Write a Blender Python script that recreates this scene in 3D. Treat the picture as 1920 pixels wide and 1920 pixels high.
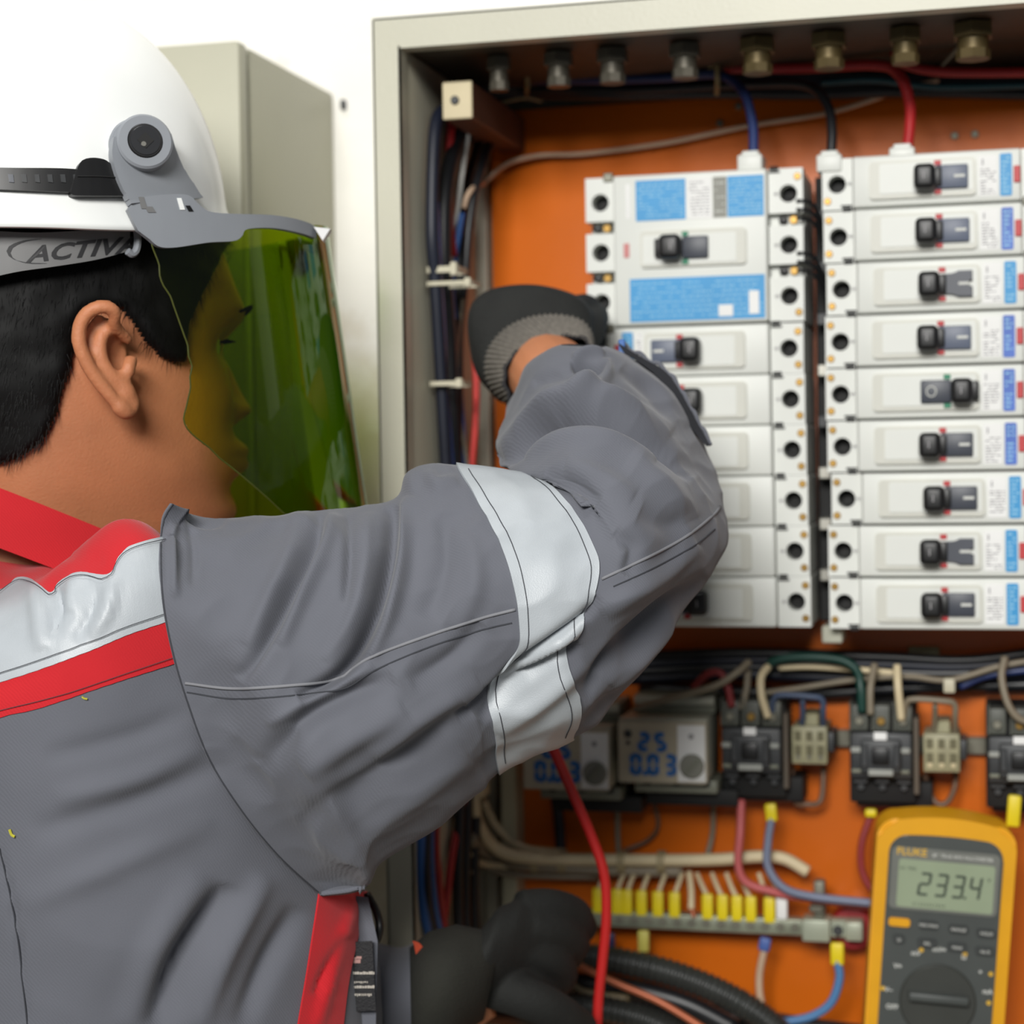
import bpy, bmesh, math, random
import numpy as np
from mathutils import Vector, Matrix
from mathutils.bvhtree import BVHTree

for o in list(bpy.data.objects): bpy.data.objects.remove(o)
SC = bpy.context.scene
COL = SC.collection
PI = math.pi
rnd = random.Random(7)

# ------------------------------------------------------------------ camera
F = 3570.0
YAW, PITCH, ROLL = math.radians(14.4), math.radians(-1.44), math.radians(0.9)
CAMP = Vector((0.0, 0.0, 1.50))
CM = (Matrix.Rotation(YAW, 3, 'Z') @ Matrix.Rotation(PI/2 + PITCH, 3, 'X') @ Matrix.Rotation(-ROLL, 3, 'Z'))
cd = bpy.data.cameras.new('camera'); cam = bpy.data.objects.new('camera', cd); COL.objects.link(cam)
cam.location = CAMP; cam.rotation_euler = CM.to_euler()
cd.sensor_width = 36; cd.lens = F/1920*36; cd.clip_start = 0.05
cd.dof.use_dof = True; cd.dof.focus_distance = 1.0; cd.dof.aperture_fstop = 6.0
SC.camera = cam

# ------------------------------------------------------------------ light and exposure
SC.view_settings.view_transform = 'Standard'; SC.view_settings.look = 'None'
SC.view_settings.gamma = 1; SC.view_settings.use_curve_mapping = False
SC.view_settings.exposure = 0.0
w = bpy.data.worlds.new('world'); SC.world = w; w.use_nodes = True
w.node_tree.nodes['Background'].inputs[0].default_value = (0.80, 0.86, 0.94, 1)
w.node_tree.nodes['Background'].inputs[1].default_value = 0.14
def area(name, loc, target, size, sy, power, col=(1, 1, 1), spread=180):
    l = bpy.data.lights.new(name, 'AREA'); l.shape = 'RECTANGLE'; l.size = size; l.size_y = sy; l.energy = power; l.color = col
    l.spread = math.radians(spread)
    o = bpy.data.objects.new(name, l); COL.objects.link(o); o.location = loc
    o.rotation_euler = (Vector(target)-Vector(loc)).to_track_quat('-Z', 'Y').to_euler(); return o
area('ceiling_lamp_light', (-0.15, -1.7, 2.55), (-0.1, 1.2, 1.4), 1.2, 0.7, 104, (1.0, 0.985, 0.95))
area('wall_lamp_light', (-0.7, 0.9, 2.85), (-0.6, 1.45, 1.95), 0.9, 0.25, 6.5, (1.0, 0.99, 0.97))

# ------------------------------------------------------------------ helpers
def ray(px, py): return CM @ Vector(((px-960)/F, -(py-960)/F, -1.0))
def P(px, py, d): return CAMP + ray(px, py)*d            # point at distance d (m) along the view axis
def W(px, py, Y):                                         # point on the plane y = Y, parallel to the wall
    r = ray(px, py); return CAMP + r*(Y/r.y)
XLIM = W(750, 86, 1.215).x
def WC(px, py, Y, r):                                     # same, kept clear of the cabinet's left side wall
    d = ray(px, py); t = d.x/d.y
    if Y > 1.215 and px > 755 and t*Y < XLIM+r+.001: Y = max(1.225, (XLIM+r+.001)/t)
    return CAMP + d*(Y/d.y)
CMT = CM.transposed()
def proj(v):
    c = CMT @ (Vector(v)-CAMP); return (960+F*c.x/-c.z, 960-F*c.y/-c.z, -c.z)
CMn = np.array(CM); CPn = np.array(CAMP)
def projn(V):
    c = (V-CPn) @ CMn; z = -c[:, 2]; return np.stack([960+F*c[:, 0]/z, 960-F*c[:, 1]/z, z], 1)

def lin(c):
    def f(v):
        v /= 255.0; return v/12.92 if v <= 0.04045 else ((v+0.055)/1.055)**2.4
    return (f(c[0]), f(c[1]), f(c[2]), 1)
MATS = {}
def mat(name, rgb, rough=0.55, metal=0.0, var=0.06, scale=30, bump=0.0, bscale=200, spec=0.5, sss=0, coat=0):
    if name in MATS: return MATS[name]
    m = bpy.data.materials.new(name); m.use_nodes = True; nt = m.node_tree; b = nt.nodes['Principled BSDF']
    c = lin(rgb); b.inputs['Roughness'].default_value = rough; b.inputs['Metallic'].default_value = metal
    b.inputs['Specular IOR Level'].default_value = spec
    tc = nt.nodes.new('ShaderNodeTexCoord')
    n = nt.nodes.new('ShaderNodeTexNoise'); n.inputs['Scale'].default_value = scale; n.inputs['Detail'].default_value = 4
    nt.links.new(tc.outputs['Object'], n.inputs['Vector'])
    r = nt.nodes.new('ShaderNodeValToRGB'); r.color_ramp.elements[0].position = 0.3; r.color_ramp.elements[1].position = 0.7
    r.color_ramp.elements[0].color = tuple(x*(1-var*1.6) for x in c[:3])+(1,); r.color_ramp.elements[1].color = tuple(min(1, x*(1+var)) for x in c[:3])+(1,)
    nt.links.new(n.outputs['Fac'], r.inputs['Fac']); nt.links.new(r.outputs['Color'], b.inputs['Base Color'])
    if bump:
        n2 = nt.nodes.new('ShaderNodeTexNoise'); n2.inputs['Scale'].default_value = bscale; n2.inputs['Detail'].default_value = 3
        nt.links.new(tc.outputs['Object'], n2.inputs['Vector'])
        bp = nt.nodes.new('ShaderNodeBump'); bp.inputs['Strength'].default_value = bump; bp.inputs['Distance'].default_value = 0.001
        nt.links.new(n2.outputs['Fac'], bp.inputs['Height']); nt.links.new(bp.outputs['Normal'], b.inputs['Normal'])
    if sss:
        b.inputs['Subsurface Weight'].default_value = sss; b.inputs['Subsurface Radius'].default_value = (0.6, 0.25, 0.15); b.inputs['Subsurface Scale'].default_value = 0.006
    if coat: b.inputs['Coat Weight'].default_value = coat
    MATS[name] = m; return m

def tagt(o, label, cat, group=None, kind=None):
    if label: o['label'] = label
    if cat: o['category'] = cat
    if group: o['group'] = group
    if kind: o['kind'] = kind
    return o
def thing(name, label, cat, loc=(0, 0, 0), rot=(0, 0, 0), group=None):
    o = bpy.data.objects.new(name, None); COL.objects.link(o); o.location = loc; o.rotation_euler = rot; o.empty_display_size = 0.01
    return tagt(o, label, cat, group)
def finish(me, m, smooth=35):
    me.materials.append(m)
    if smooth:
        me.shade_smooth()
        if smooth < 180: me.set_sharp_from_angle(angle=math.radians(smooth))
def obj(name, bm, m, parent=None, smooth=35, label=None):
    bmesh.ops.recalc_face_normals(bm, faces=bm.faces)
    me = bpy.data.meshes.new(name); bm.to_mesh(me); bm.free(); finish(me, m, smooth)
    o = bpy.data.objects.new(name, me); COL.objects.link(o)
    if parent: o.parent = parent
    if label: o['label'] = label
    return o
def rootloc(p):
    while p.parent: p = p.parent
    return Vector(p.location)
def wobj(name, bm, m, parent=None, smooth=35, label=None):      # bm in world coordinates; parent things are unrotated
    if parent: off = rootloc(parent)
    else:
        vs = [v.co for v in bm.verts]; off = Vector((sum(v.x for v in vs)/len(vs), sum(v.y for v in vs)/len(vs), min(v.z for v in vs)))
    bmesh.ops.translate(bm, verts=bm.verts, vec=-off)
    o = obj(name, bm, m, parent, smooth, label)
    if not parent: o.location = off
    return o
def gmesh(name, V, Fc, m, parent=None, smooth=180, label=None):  # world numpy verts
    bm = bmesh.new(); vs = [bm.verts.new(v) for v in V]
    for f in Fc:
        try: bm.faces.new([vs[i] for i in f])
        except ValueError: pass
    return wobj(name, bm, m, parent, smooth, label)
def B(): return bmesh.new()
def bx(bm, x0, x1, y0, y1, z0, z1, bev=0, seg=1):
    r = bmesh.ops.create_cube(bm, size=1, matrix=Matrix.Translation(((x0+x1)/2, (y0+y1)/2, (z0+z1)/2)) @ Matrix.Diagonal((abs(x1-x0), abs(y1-y0), abs(z1-z0), 1)))
    if bev:
        es = set(e for v in r['verts'] for e in v.link_edges)
        bmesh.ops.bevel(bm, geom=list(es), offset=bev, segments=seg, affect='EDGES', profile=0.5)
def cyl(bm, c, r, h, axis='y', n=20, r2=None, caps=True):
    R = {'y': Matrix.Rotation(PI/2, 4, 'X'), 'z': Matrix.Identity(4), 'x': Matrix.Rotation(PI/2, 4, 'Y')}[axis]
    bmesh.ops.create_cone(bm, cap_ends=caps, segments=n, radius1=r, radius2=r if r2 is None else r2, depth=h, matrix=Matrix.Translation(c) @ R)
def cylb(bm, c, r, y0, y1, n=24, bev=0.0):                       # short disc with chamfered front (front = y0)
    rings = [(r, y1), (r, y0+bev), (r-bev, y0)] if bev else [(r, y1), (r, y0)]
    prev = None
    for rr, y in rings:
        cur = [bm.verts.new((c[0]+rr*math.cos(2*PI*i/n), y, c[1]+rr*math.sin(2*PI*i/n))) for i in range(n)]
        if prev:
            for i in range(n): bm.faces.new((prev[i], prev[(i+1) % n], cur[(i+1) % n], cur[i]))
        else: bm.faces.new(cur)
        prev = cur
    bm.faces.new(prev)
def prism(bm, poly, y0, y1, bev=0):                              # poly in x,z extruded along y
    a = [bm.verts.new((x, y0, z)) for x, z in poly]; b = [bm.verts.new((x, y1, z)) for x, z in poly]; n = len(poly)
    f = bm.faces.new(a); bm.faces.new(list(reversed(b)))
    for i in range(n): bm.faces.new((a[i], b[i], b[(i+1) % n], a[(i+1) % n]))
    if bev: bmesh.ops.bevel(bm, geom=[e for e in f.edges], offset=bev, segments=2, affect='EDGES')
def rrect(x0, x1, z0, z1, r, n=4):
    out = []
    for cx, cz, a0 in ((x1-r, z1-r, 0), (x0+r, z1-r, 90), (x0+r, z0+r, 180), (x1-r, z0+r, 270)):
        for i in range(n+1):
            a = math.radians(a0+90*i/n); out.append((cx+r*math.cos(a), cz+r*math.sin(a)))
    return out
def holeplate(bm, x0, x1, z0, z1, cx, cz, r, y0, y1, n=32):       # block face with a round hole through it
    outer, inner = [], []
    for i in range(n):
        a = 2*PI*i/n+PI/4; c, s = math.cos(a), math.sin(a)
        t = min((x1-cx)/c if c > 1e-6 else 1e9, (x0-cx)/c if c < -1e-6 else 1e9, (z1-cz)/s if s > 1e-6 else 1e9, (z0-cz)/s if s < -1e-6 else 1e9)
        outer.append((cx+c*t, cz+s*t)); inner.append((cx+c*r, cz+s*r))
    # snap the nearest outer sample to each corner
    for X, Z in ((x0, z0), (x0, z1), (x1, z0), (x1, z1)):
        k = min(range(n), key=lambda i: (outer[i][0]-X)**2+(outer[i][1]-Z)**2); outer[k] = (X, Z)
    rows = [[bm.verts.new((x, y, z)) for x, z in ring] for ring, y in ((outer, y1), (outer, y0), (inner, y0), (inner, y1))]
    for a, b in zip(rows, rows[1:]):
        for i in range(n): bm.faces.new((a[i], a[(i+1) % n], b[(i+1) % n], b[i]))
def crom(pts, k=8):
    p = [Vector(q) for q in pts]
    if len(p) < 3: return [p[0].lerp(p[-1], i/k) for i in range(k+1)]
    e = [p[0]*2-p[1]]+p+[p[-1]*2-p[-2]]; out = []
    for i in range(1, len(e)-2):
        for j in range(k):
            t = j/k; a, b, c, d = e[i-1], e[i], e[i+1], e[i+2]
            out.append(0.5*((2*b)+(c-a)*t+(2*a-5*b+4*c-d)*t*t+(3*b-a-3*c+d)*t**3))
    out.append(e[-2]); return out
def tubem(bm, pts, r, n=10, k=8, smooth=True, caps=True, rf=None):
    pts = crom(pts, k) if smooth else [Vector(p) for p in pts]
    T = [(pts[min(i+1, len(pts)-1)]-pts[max(i-1, 0)]).normalized() for i in range(len(pts))]
    up = Vector((0.13, 0.2, 1)) if abs(T[0].z) < 0.9 else Vector((1, 0.1, 0)); nrm = (up-T[0]*up.dot(T[0])).normalized()
    prev = None; N = len(pts)
    for i, p in enumerate(pts):
        nrm = (nrm-T[i]*nrm.dot(T[i])).normalized(); bn = T[i].cross(nrm)
        rr = r if rf is None else rf(i/(N-1))
        cur = [bm.verts.new(p+(nrm*math.cos(2*PI*j/n)+bn*math.sin(2*PI*j/n))*rr) for j in range(n)]
        if prev:
            for j in range(n): bm.faces.new((prev[j], prev[(j+1) % n], cur[(j+1) % n], cur[j]))
        elif caps: bm.faces.new(cur)
        prev = cur
    if caps: bm.faces.new(prev)
def text_bm(bm, s, size, x, z, y, depth=0.0003, rotz=0, shear=0, align='LEFT', bold=0.0):
    c = bpy.data.curves.new('t', 'FONT'); c.body = s; c.size = size; c.extrude = depth/2; c.shear = shear; c.align_x = align; c.offset = bold; c.resolution_u = 3
    o = bpy.data.objects.new('t', c); COL.objects.link(o); dg = bpy.context.evaluated_depsgraph_get(); dg.update()
    me = bpy.data.meshes.new_from_object(o.evaluated_get(dg)); t = bmesh.new(); t.from_mesh(me)
    Mx = Matrix.Translation((x, y, z)) @ Matrix.Rotation(rotz, 4, 'Y') @ Matrix.Rotation(PI/2, 4, 'X')
    bmesh.ops.transform(t, matrix=Mx, verts=t.verts)
    m2 = bpy.data.meshes.new('t2'); t.to_mesh(m2); t.free(); bm.from_mesh(m2)
    bpy.data.objects.remove(o); bpy.data.curves.remove(c); bpy.data.meshes.remove(me); bpy.data.meshes.remove(m2)
SEG = {'0': 'abcdef', '1': 'bc', '2': 'abged', '3': 'abgcd', '4': 'fgbc', '5': 'afgcd', '6': 'afgedc', '7': 'abc', '8': 'abcdefg', '9': 'abcdfg'}
def seg7(bm, s, x, z, w, h, t, gap, y0, y1, sl=0.0):              # seven-segment digits as bars
    for ch in s:
        if ch == '.':
            bx(bm, x-gap*0.75, x-gap*0.75+t, y0, y1, z, z+t); continue
        for k in SEG[ch]:
            a = {'a': (t*.6, w-t*.6, h-t, h), 'd': (t*.6, w-t*.6, 0, t), 'g': (t*.6, w-t*.6, h/2-t/2, h/2+t/2), 'f': (0, t, h/2+t*.2, h-t*.4),
                 'b': (w-t, w, h/2+t*.2, h-t*.4), 'e': (0, t, t*.4, h/2-t*.2), 'c': (w-t, w, t*.4, h/2-t*.2)}[k]
            q = [(a[0], a[2]), (a[1], a[2]), (a[1], a[3]), (a[0], a[3])]
            prism(bm, [(x+u+v*sl, z+v) for u, v in q], y0, y1)
        x += w+gap
def dup(root, loc=None, label=None, group=None, rot=None):
    r = root.copy(); COL.objects.link(r)
    if loc is not None: r.location = loc
    if rot is not None: r.rotation_euler = rot
    if label: r['label'] = label
    if group: r['group'] = group
    def rec(a, b):
        for ch in list(a.children):
            if ch.parent != a: continue
            c = ch.copy(); COL.objects.link(c); c.parent = b; rec(ch, c)
    rec(root, r); return r
def cable(label, pts, r, m, Y=None, name='cable', cat='cable', group=None, n=10, plane=True):
    bm = B(); q = [WC(p[0], p[1], p[2], r) if plane else P(*p) for p in pts]; tubem(bm, q, r, n=n)
    o = wobj(name, bm, m, None, 180); tagt(o, label, cat, group); return o

# ------------------------------------------------------------------ materials
M_white = mat('white_plastic', (216, 218, 212), 0.45, var=0.03, scale=12)
M_white2 = mat('bezel_plastic', (202, 202, 192), 0.45, var=0.03, scale=14)
M_cab = mat('cabinet_paint', (186, 184, 166), 0.42, var=0.05, scale=5, bump=0.15, bscale=400)
M_cab2 = mat('narrow_cabinet_paint', (172, 170, 150), 0.45, var=0.05, scale=5, bump=0.15, bscale=400)
M_cabin = mat('cabinet_inside_paint', (172, 168, 150), 0.5, var=0.10, scale=6)
M_blk = mat('black_plastic', (20, 20, 21), 0.42, var=0.1)
M_blkm = mat('matt_black', (14, 14, 14), 0.7, var=0.2)
M_dgrey = mat('dark_grey_plastic', (52, 54, 56), 0.5, var=0.15, scale=60)
M_slate = mat('slate_plastic', (92, 100, 118), 0.45, var=0.05)
M_slate2 = mat('dark_slate_plastic', (62, 66, 76), 0.45, var=0.05)
M_red = mat('red_plastic', (188, 48, 52), 0.5)
M_green = mat('green_plastic', (30, 130, 95), 0.5)
M_blue = mat('label_blue', (46, 146, 204), 0.5, var=0.05, scale=20)
M_blue2 = mat('label_cobalt', (66, 104, 190), 0.5, var=0.08, scale=40)
M_brass = mat('brass_screw', (150, 118, 60), 0.4, 0.7, var=0.15)
M_steel = mat('steel', (150, 148, 140), 0.38, 0.8, var=0.1)
M_dull = mat('dull_metal', (120, 118, 105), 0.5, 0.5, var=0.15)
M_paper = mat('white_label', (232, 232, 230), 0.6, var=0.03)
M_print = mat('grey_print', (150, 148, 150), 0.6)
M_printb = mat('light_blue_print', (150, 200, 225), 0.6)
M_greylab = mat('grey_label', (140, 140, 132), 0.6)
M_cred = mat('red_cable', (168, 36, 38), 0.42, var=0.08)
M_cpink = mat('pink_cable', (188, 92, 92), 0.5)
M_cblue = mat('navy_cable', (36, 52, 100), 0.42, var=0.1)
M_cblue2 = mat('blue_cable', (44, 96, 166), 0.42, var=0.08)
M_csky = mat('pale_blue_cable', (112, 120, 142), 0.5)
M_cblk = mat('black_cable', (24, 25, 28), 0.4, var=0.1)
M_cgrn = mat('green_cable', (14, 58, 50), 0.45)
M_ccream = mat('cream_cable', (212, 196, 160), 0.5, var=0.06)
M_cgrey = mat('grey_cable', (128, 118, 100), 0.5, var=0.08)
M_tie = mat('cable_tie', (196, 190, 166), 0.5)
M_yel = mat('yellow_sleeve', (226, 204, 24), 0.45, var=0.08)
M_cop = mat('copper_wire', (176, 98, 66), 0.45, 0.3)
M_meter = mat('meter_grey_plastic', (70, 74, 72), 0.5, var=0.05)
M_myel = mat('holster_yellow', (224, 160, 10), 0.5, var=0.04)
M_lcd = mat('lcd_glass', (148, 160, 134), 0.25, var=0.03)
M_ink = mat('lcd_ink', (56, 66, 56), 0.5)
M_wprint = mat('white_print', (205, 206, 200), 0.6)
M_yprint = mat('yellow_print', (214, 170, 50), 0.6)
M_ogrey = mat('relay_grey', (172, 172, 156), 0.5, var=0.05)
M_ogrey2 = mat('relay_base_grey', (122, 124, 110), 0.5, var=0.08)
M_tblock = mat('terminal_block_beige', (150, 146, 116), 0.5, var=0.15, scale=80)
M_brown = mat('shaded_brown', (84, 50, 34), 0.6, var=0.1)  # brown with the shade on the standoff block's sides put into it
M_bcream = mat('bracket_cream', (206, 192, 156), 0.5)
# ------------------------------------------------------------------ setting: wall and floor
def struct(name, bm, m, smooth=0):
    o = obj(name, bm, m, None, smooth); o['kind'] = 'structure'; return o
YW = 1.45
def wall_mat():
    m = bpy.data.materials.new('plaster'); m.use_nodes = True; nt = m.node_tree; b = nt.nodes['Principled BSDF']; b.inputs['Roughness'].default_value = 0.85
    tc = nt.nodes.new('ShaderNodeTexCoord')
    n = nt.nodes.new('ShaderNodeTexNoise'); n.inputs['Scale'].default_value = 7; n.inputs['Detail'].default_value = 7; n.inputs['Roughness'].default_value = 0.65
    nt.links.new(tc.outputs['Object'], n.inputs['Vector'])
    r = nt.nodes.new('ShaderNodeValToRGB'); e = r.color_ramp.elements
    e[0].position = 0.3; e[0].color = lin((212, 203, 184)); e[1].position = 0.46; e[1].color = lin((238, 236, 229))
    # grime noise, plus a height ramp that paints in the light fading downwards
    sx = nt.nodes.new('ShaderNodeSeparateXYZ'); nt.links.new(tc.outputs['Object'], sx.inputs[0]); mr = nt.nodes.new('ShaderNodeMapRange')
    mr.inputs['From Min'].default_value = 1.45; mr.inputs['From Max'].default_value = 1.85; mr.inputs['To Min'].default_value = -.16; mr.inputs['To Max'].default_value = .12
    nt.links.new(sx.outputs['Z'], mr.inputs['Value']); ad = nt.nodes.new('ShaderNodeMath'); ad.operation = 'ADD'
    nt.links.new(n.outputs['Fac'], ad.inputs[0]); nt.links.new(mr.outputs[0], ad.inputs[1])
    nt.links.new(ad.outputs[0], r.inputs['Fac']); nt.links.new(r.outputs['Color'], b.inputs['Base Color'])
    bp = nt.nodes.new('ShaderNodeBump'); bp.inputs['Strength'].default_value = 0.6; bp.inputs['Distance'].default_value = 0.003
    n2 = nt.nodes.new('ShaderNodeTexNoise'); n2.inputs['Scale'].default_value = 28; n2.inputs['Detail'].default_value = 6
    nt.links.new(tc.outputs['Object'], n2.inputs['Vector']); nt.links.new(n2.outputs['Fac'], bp.inputs['Height']); nt.links.new(bp.outputs['Normal'], b.inputs['Normal'])
    return m
bm = B(); bx(bm, -2.6, 2.4, YW, YW+0.12, 0, 2.9); struct('wall_back', bm, wall_mat())
bm = B(); bx(bm, -2.6, 2.4, -1.6, YW, -0.1, 0.0); struct('floor', bm, mat('concrete_floor', (128, 122, 112), 0.8, var=0.1, scale=3, bump=0.3, bscale=60))

# wall plug hole beside the left cabinet
p = W(645, 197, YW); bm = B(); bx(bm, p.x-.0022, p.x+.0022, YW-.004, YW+.004, p.z-.004, p.z+.004, .001)
o = wobj('wall_plug', bm, M_dgrey); tagt(o, 'small dark plug in the wall beside the narrow cabinet', 'wall plug')

# ------------------------------------------------------------------ left (closed) cabinet
YF = 1.253
e = W(445, 75, YF); topz = e.z; xr = e.x
lc = thing('wall_cabinet', 'closed beige sheet metal cabinet behind the helmet and green visor', 'cabinet', (xr-.2, YW, topz-.75))
def lcw(name, x0, x1, y0, y1, z0, z1, m, bev=.002, label=None):
    b_ = B(); bx(b_, x0, x1, y0, y1, z0, z1, bev, 2); return wobj(name, b_, m, lc, 35, label)
lcw('body', xr-.46, xr, YF+.022, YW, topz-.75, topz-.001, M_cab2)
lcw('door', xr-.461, xr+.001, YF, YF+.0165, topz-.75, topz, M_cab2, .003)
lcw('door_seal', xr-.455, xr-.004, YF+.0165, YF+.022, topz-.745, topz-.004, mat('door_seal', (228, 226, 210), .6))

# ------------------------------------------------------------------ open electrical cabinet
YL, YB, YP = 1.215, 1.430, 1.410
tl = W(750, 86, YL); X0 = tl.x; ZT = tl.z; lip = 0.0195; X1 = X0+0.66; ZB = ZT-0.86
ec = thing('electrical_cabinet', 'open beige electrical cabinet with orange mounting plate', 'cabinet', ((X0+X1)/2, YB, ZB-lip))
def ecb(name, x0, x1, y0, y1, z0, z1, m, bev=.0015, label=None):
    b_ = B(); bx(b_, x0, x1, y0, y1, z0, z1, bev, 2); return wobj(name, b_, m, ec, 35, label)
b_ = B(); sw = .0012
for (a, c, d, f_) in ((X0-lip, X0, ZB-lip, ZT+lip), (X1, X1+lip, ZB-lip, ZT+lip), (X0, X1, ZT, ZT+lip), (X0, X1, ZB-lip, ZB)):
    bx(b_, a, c, YL, YL+.0015, d, f_)
bx(b_, X0-.0015, X0, YL, YL+.014, ZB, ZT); bx(b_, X0, X1, YL, YL+.014, ZT-.0015, ZT)
bx(b_, X1, X1+.0015, YL, YL+.014, ZB, ZT); bx(b_, X0, X1, YL, YL+.014, ZB, ZB+.0015)
wobj('front_frame', b_, M_cab, ec)
ecb('side_panel', X0-lip, X0-lip+.002, YL, YW-.001, ZB-lip, ZT+lip, M_cab)
ecb('side_panel', X1+lip-.002, X1+lip, YL, YW-.001, ZB-lip, ZT+lip, M_cab)
ecb('top_panel', X0-lip, X1+lip, YL, YW-.001, ZT+lip-.002, ZT+lip, M_cab)
ecb('bottom_panel', X0-lip, X1+lip, YL, YW-.001, ZB-lip, ZB-lip+.002, M_cab)
ecb('inner_side_panel', X0-.003, X0-.0015, YL+.014, YB, ZB, ZT, M_cabin)
M_ceil = mat('cabinet_ceiling', (58, 48, 36), .6, var=.15, scale=8)  # shade under the cabinet top is put into this dark brown
ecb('inner_ceiling', X0, X1, YL+.014, YB, ZT, ZT+.0015, M_ceil, label='brown inner ceiling, coloured dark for shade')
ecb('back_panel', X0, X1, YB, YB+.002, ZB, ZT, M_cabin)
pl = W(921, 400, YP)
def orange_mat():
    m = mat('orange_paint', (206, 101, 14), .34, var=.07, scale=5, bump=.1, bscale=90, spec=.6); return m
ecb('mounting_plate', pl.x, X1-.02, YP, YP+.003, ZB+.02, ZT-.010, orange_mat(), .001, 'glossy orange mounting plate')
# vertical grey folded strip between side wall and plate
ecb('cable_channel', W(880, 500, YP).x, pl.x-.002, YP-.006, YP, ZB+.03, ZT-.05, M_cabin, .001)
# cable glands in the ceiling
gl = [(935, 104, .010), (1047, 100, .012), (1148, 93, .013), (1284, 82, .013), (1420, 78, .0145), (1554, 70, .0145), (1697, 48, .013), (1824, 44, .016)]
M_gl = mat('gland_brass', (98, 84, 52), .5, .5, var=.2); M_gl2 = mat('gland_dull', (84, 80, 70), .5, .5, var=.2)
for i, (gx, gy, gr) in enumerate(gl):
    gr *= .85
    r_ = ray(gx, gy); t_ = (ZT-.012-CAMP.z)/r_.z; q = CAMP+r_*t_
    q.y = min(max(q.y, YL+.05), YB-.03); q = W(gx, gy, q.y)
    b_ = B(); hexn = 6; cyl(b_, (q.x, q.y, ZT-.006), gr, .009, 'z', 6); cyl(b_, (q.x, q.y, ZT-.014), gr*.72, .010, 'z', 20); cyl(b_, (q.x, q.y, ZT-.021), gr*.8, .006, 'z', 8)
    g_ = wobj('cable_gland', b_, M_gl if i > 3 else M_gl2, ec, 30)
# mounting bolts seen on plate
for gx, gy in ((1790, 255), (1828, 252), (1820, 176), (1385, 200), (1350, 232)):
    q = W(gx, gy, YP); b_ = B(); cylb(b_, (q.x, q.z), .0028, YP-.002, YP, 12, .0006); wobj('rivet', b_, M_dull, ec)
# standoff bracket near the top left corner
q0 = W(831, 156, 1.262); q1 = W(887, 222, 1.262)
b_ = B(); bx(b_, q0.x, q1.x, 1.262, YP, q1.z, q0.z, .001)
so = wobj('standoff_bracket', b_, M_brown); tagt(so, 'square brown standoff block with a cream end plate in the top left corner', 'bracket')
b_ = B(); bx(b_, q0.x, q1.x, 1.2595, 1.262, q1.z, q0.z, .0006); k_ = wobj('end_plate', b_, M_bcream, so, label='cream metal end plate')
k_.location = (0, 0, 0)
c_ = W(853, 188, 1.259); b_ = B(); cylb(b_, (c_.x, c_.z), .003, 1.2575, 1.2595, 14, .0006); wobj('screw', b_, M_dgrey, so)

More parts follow.
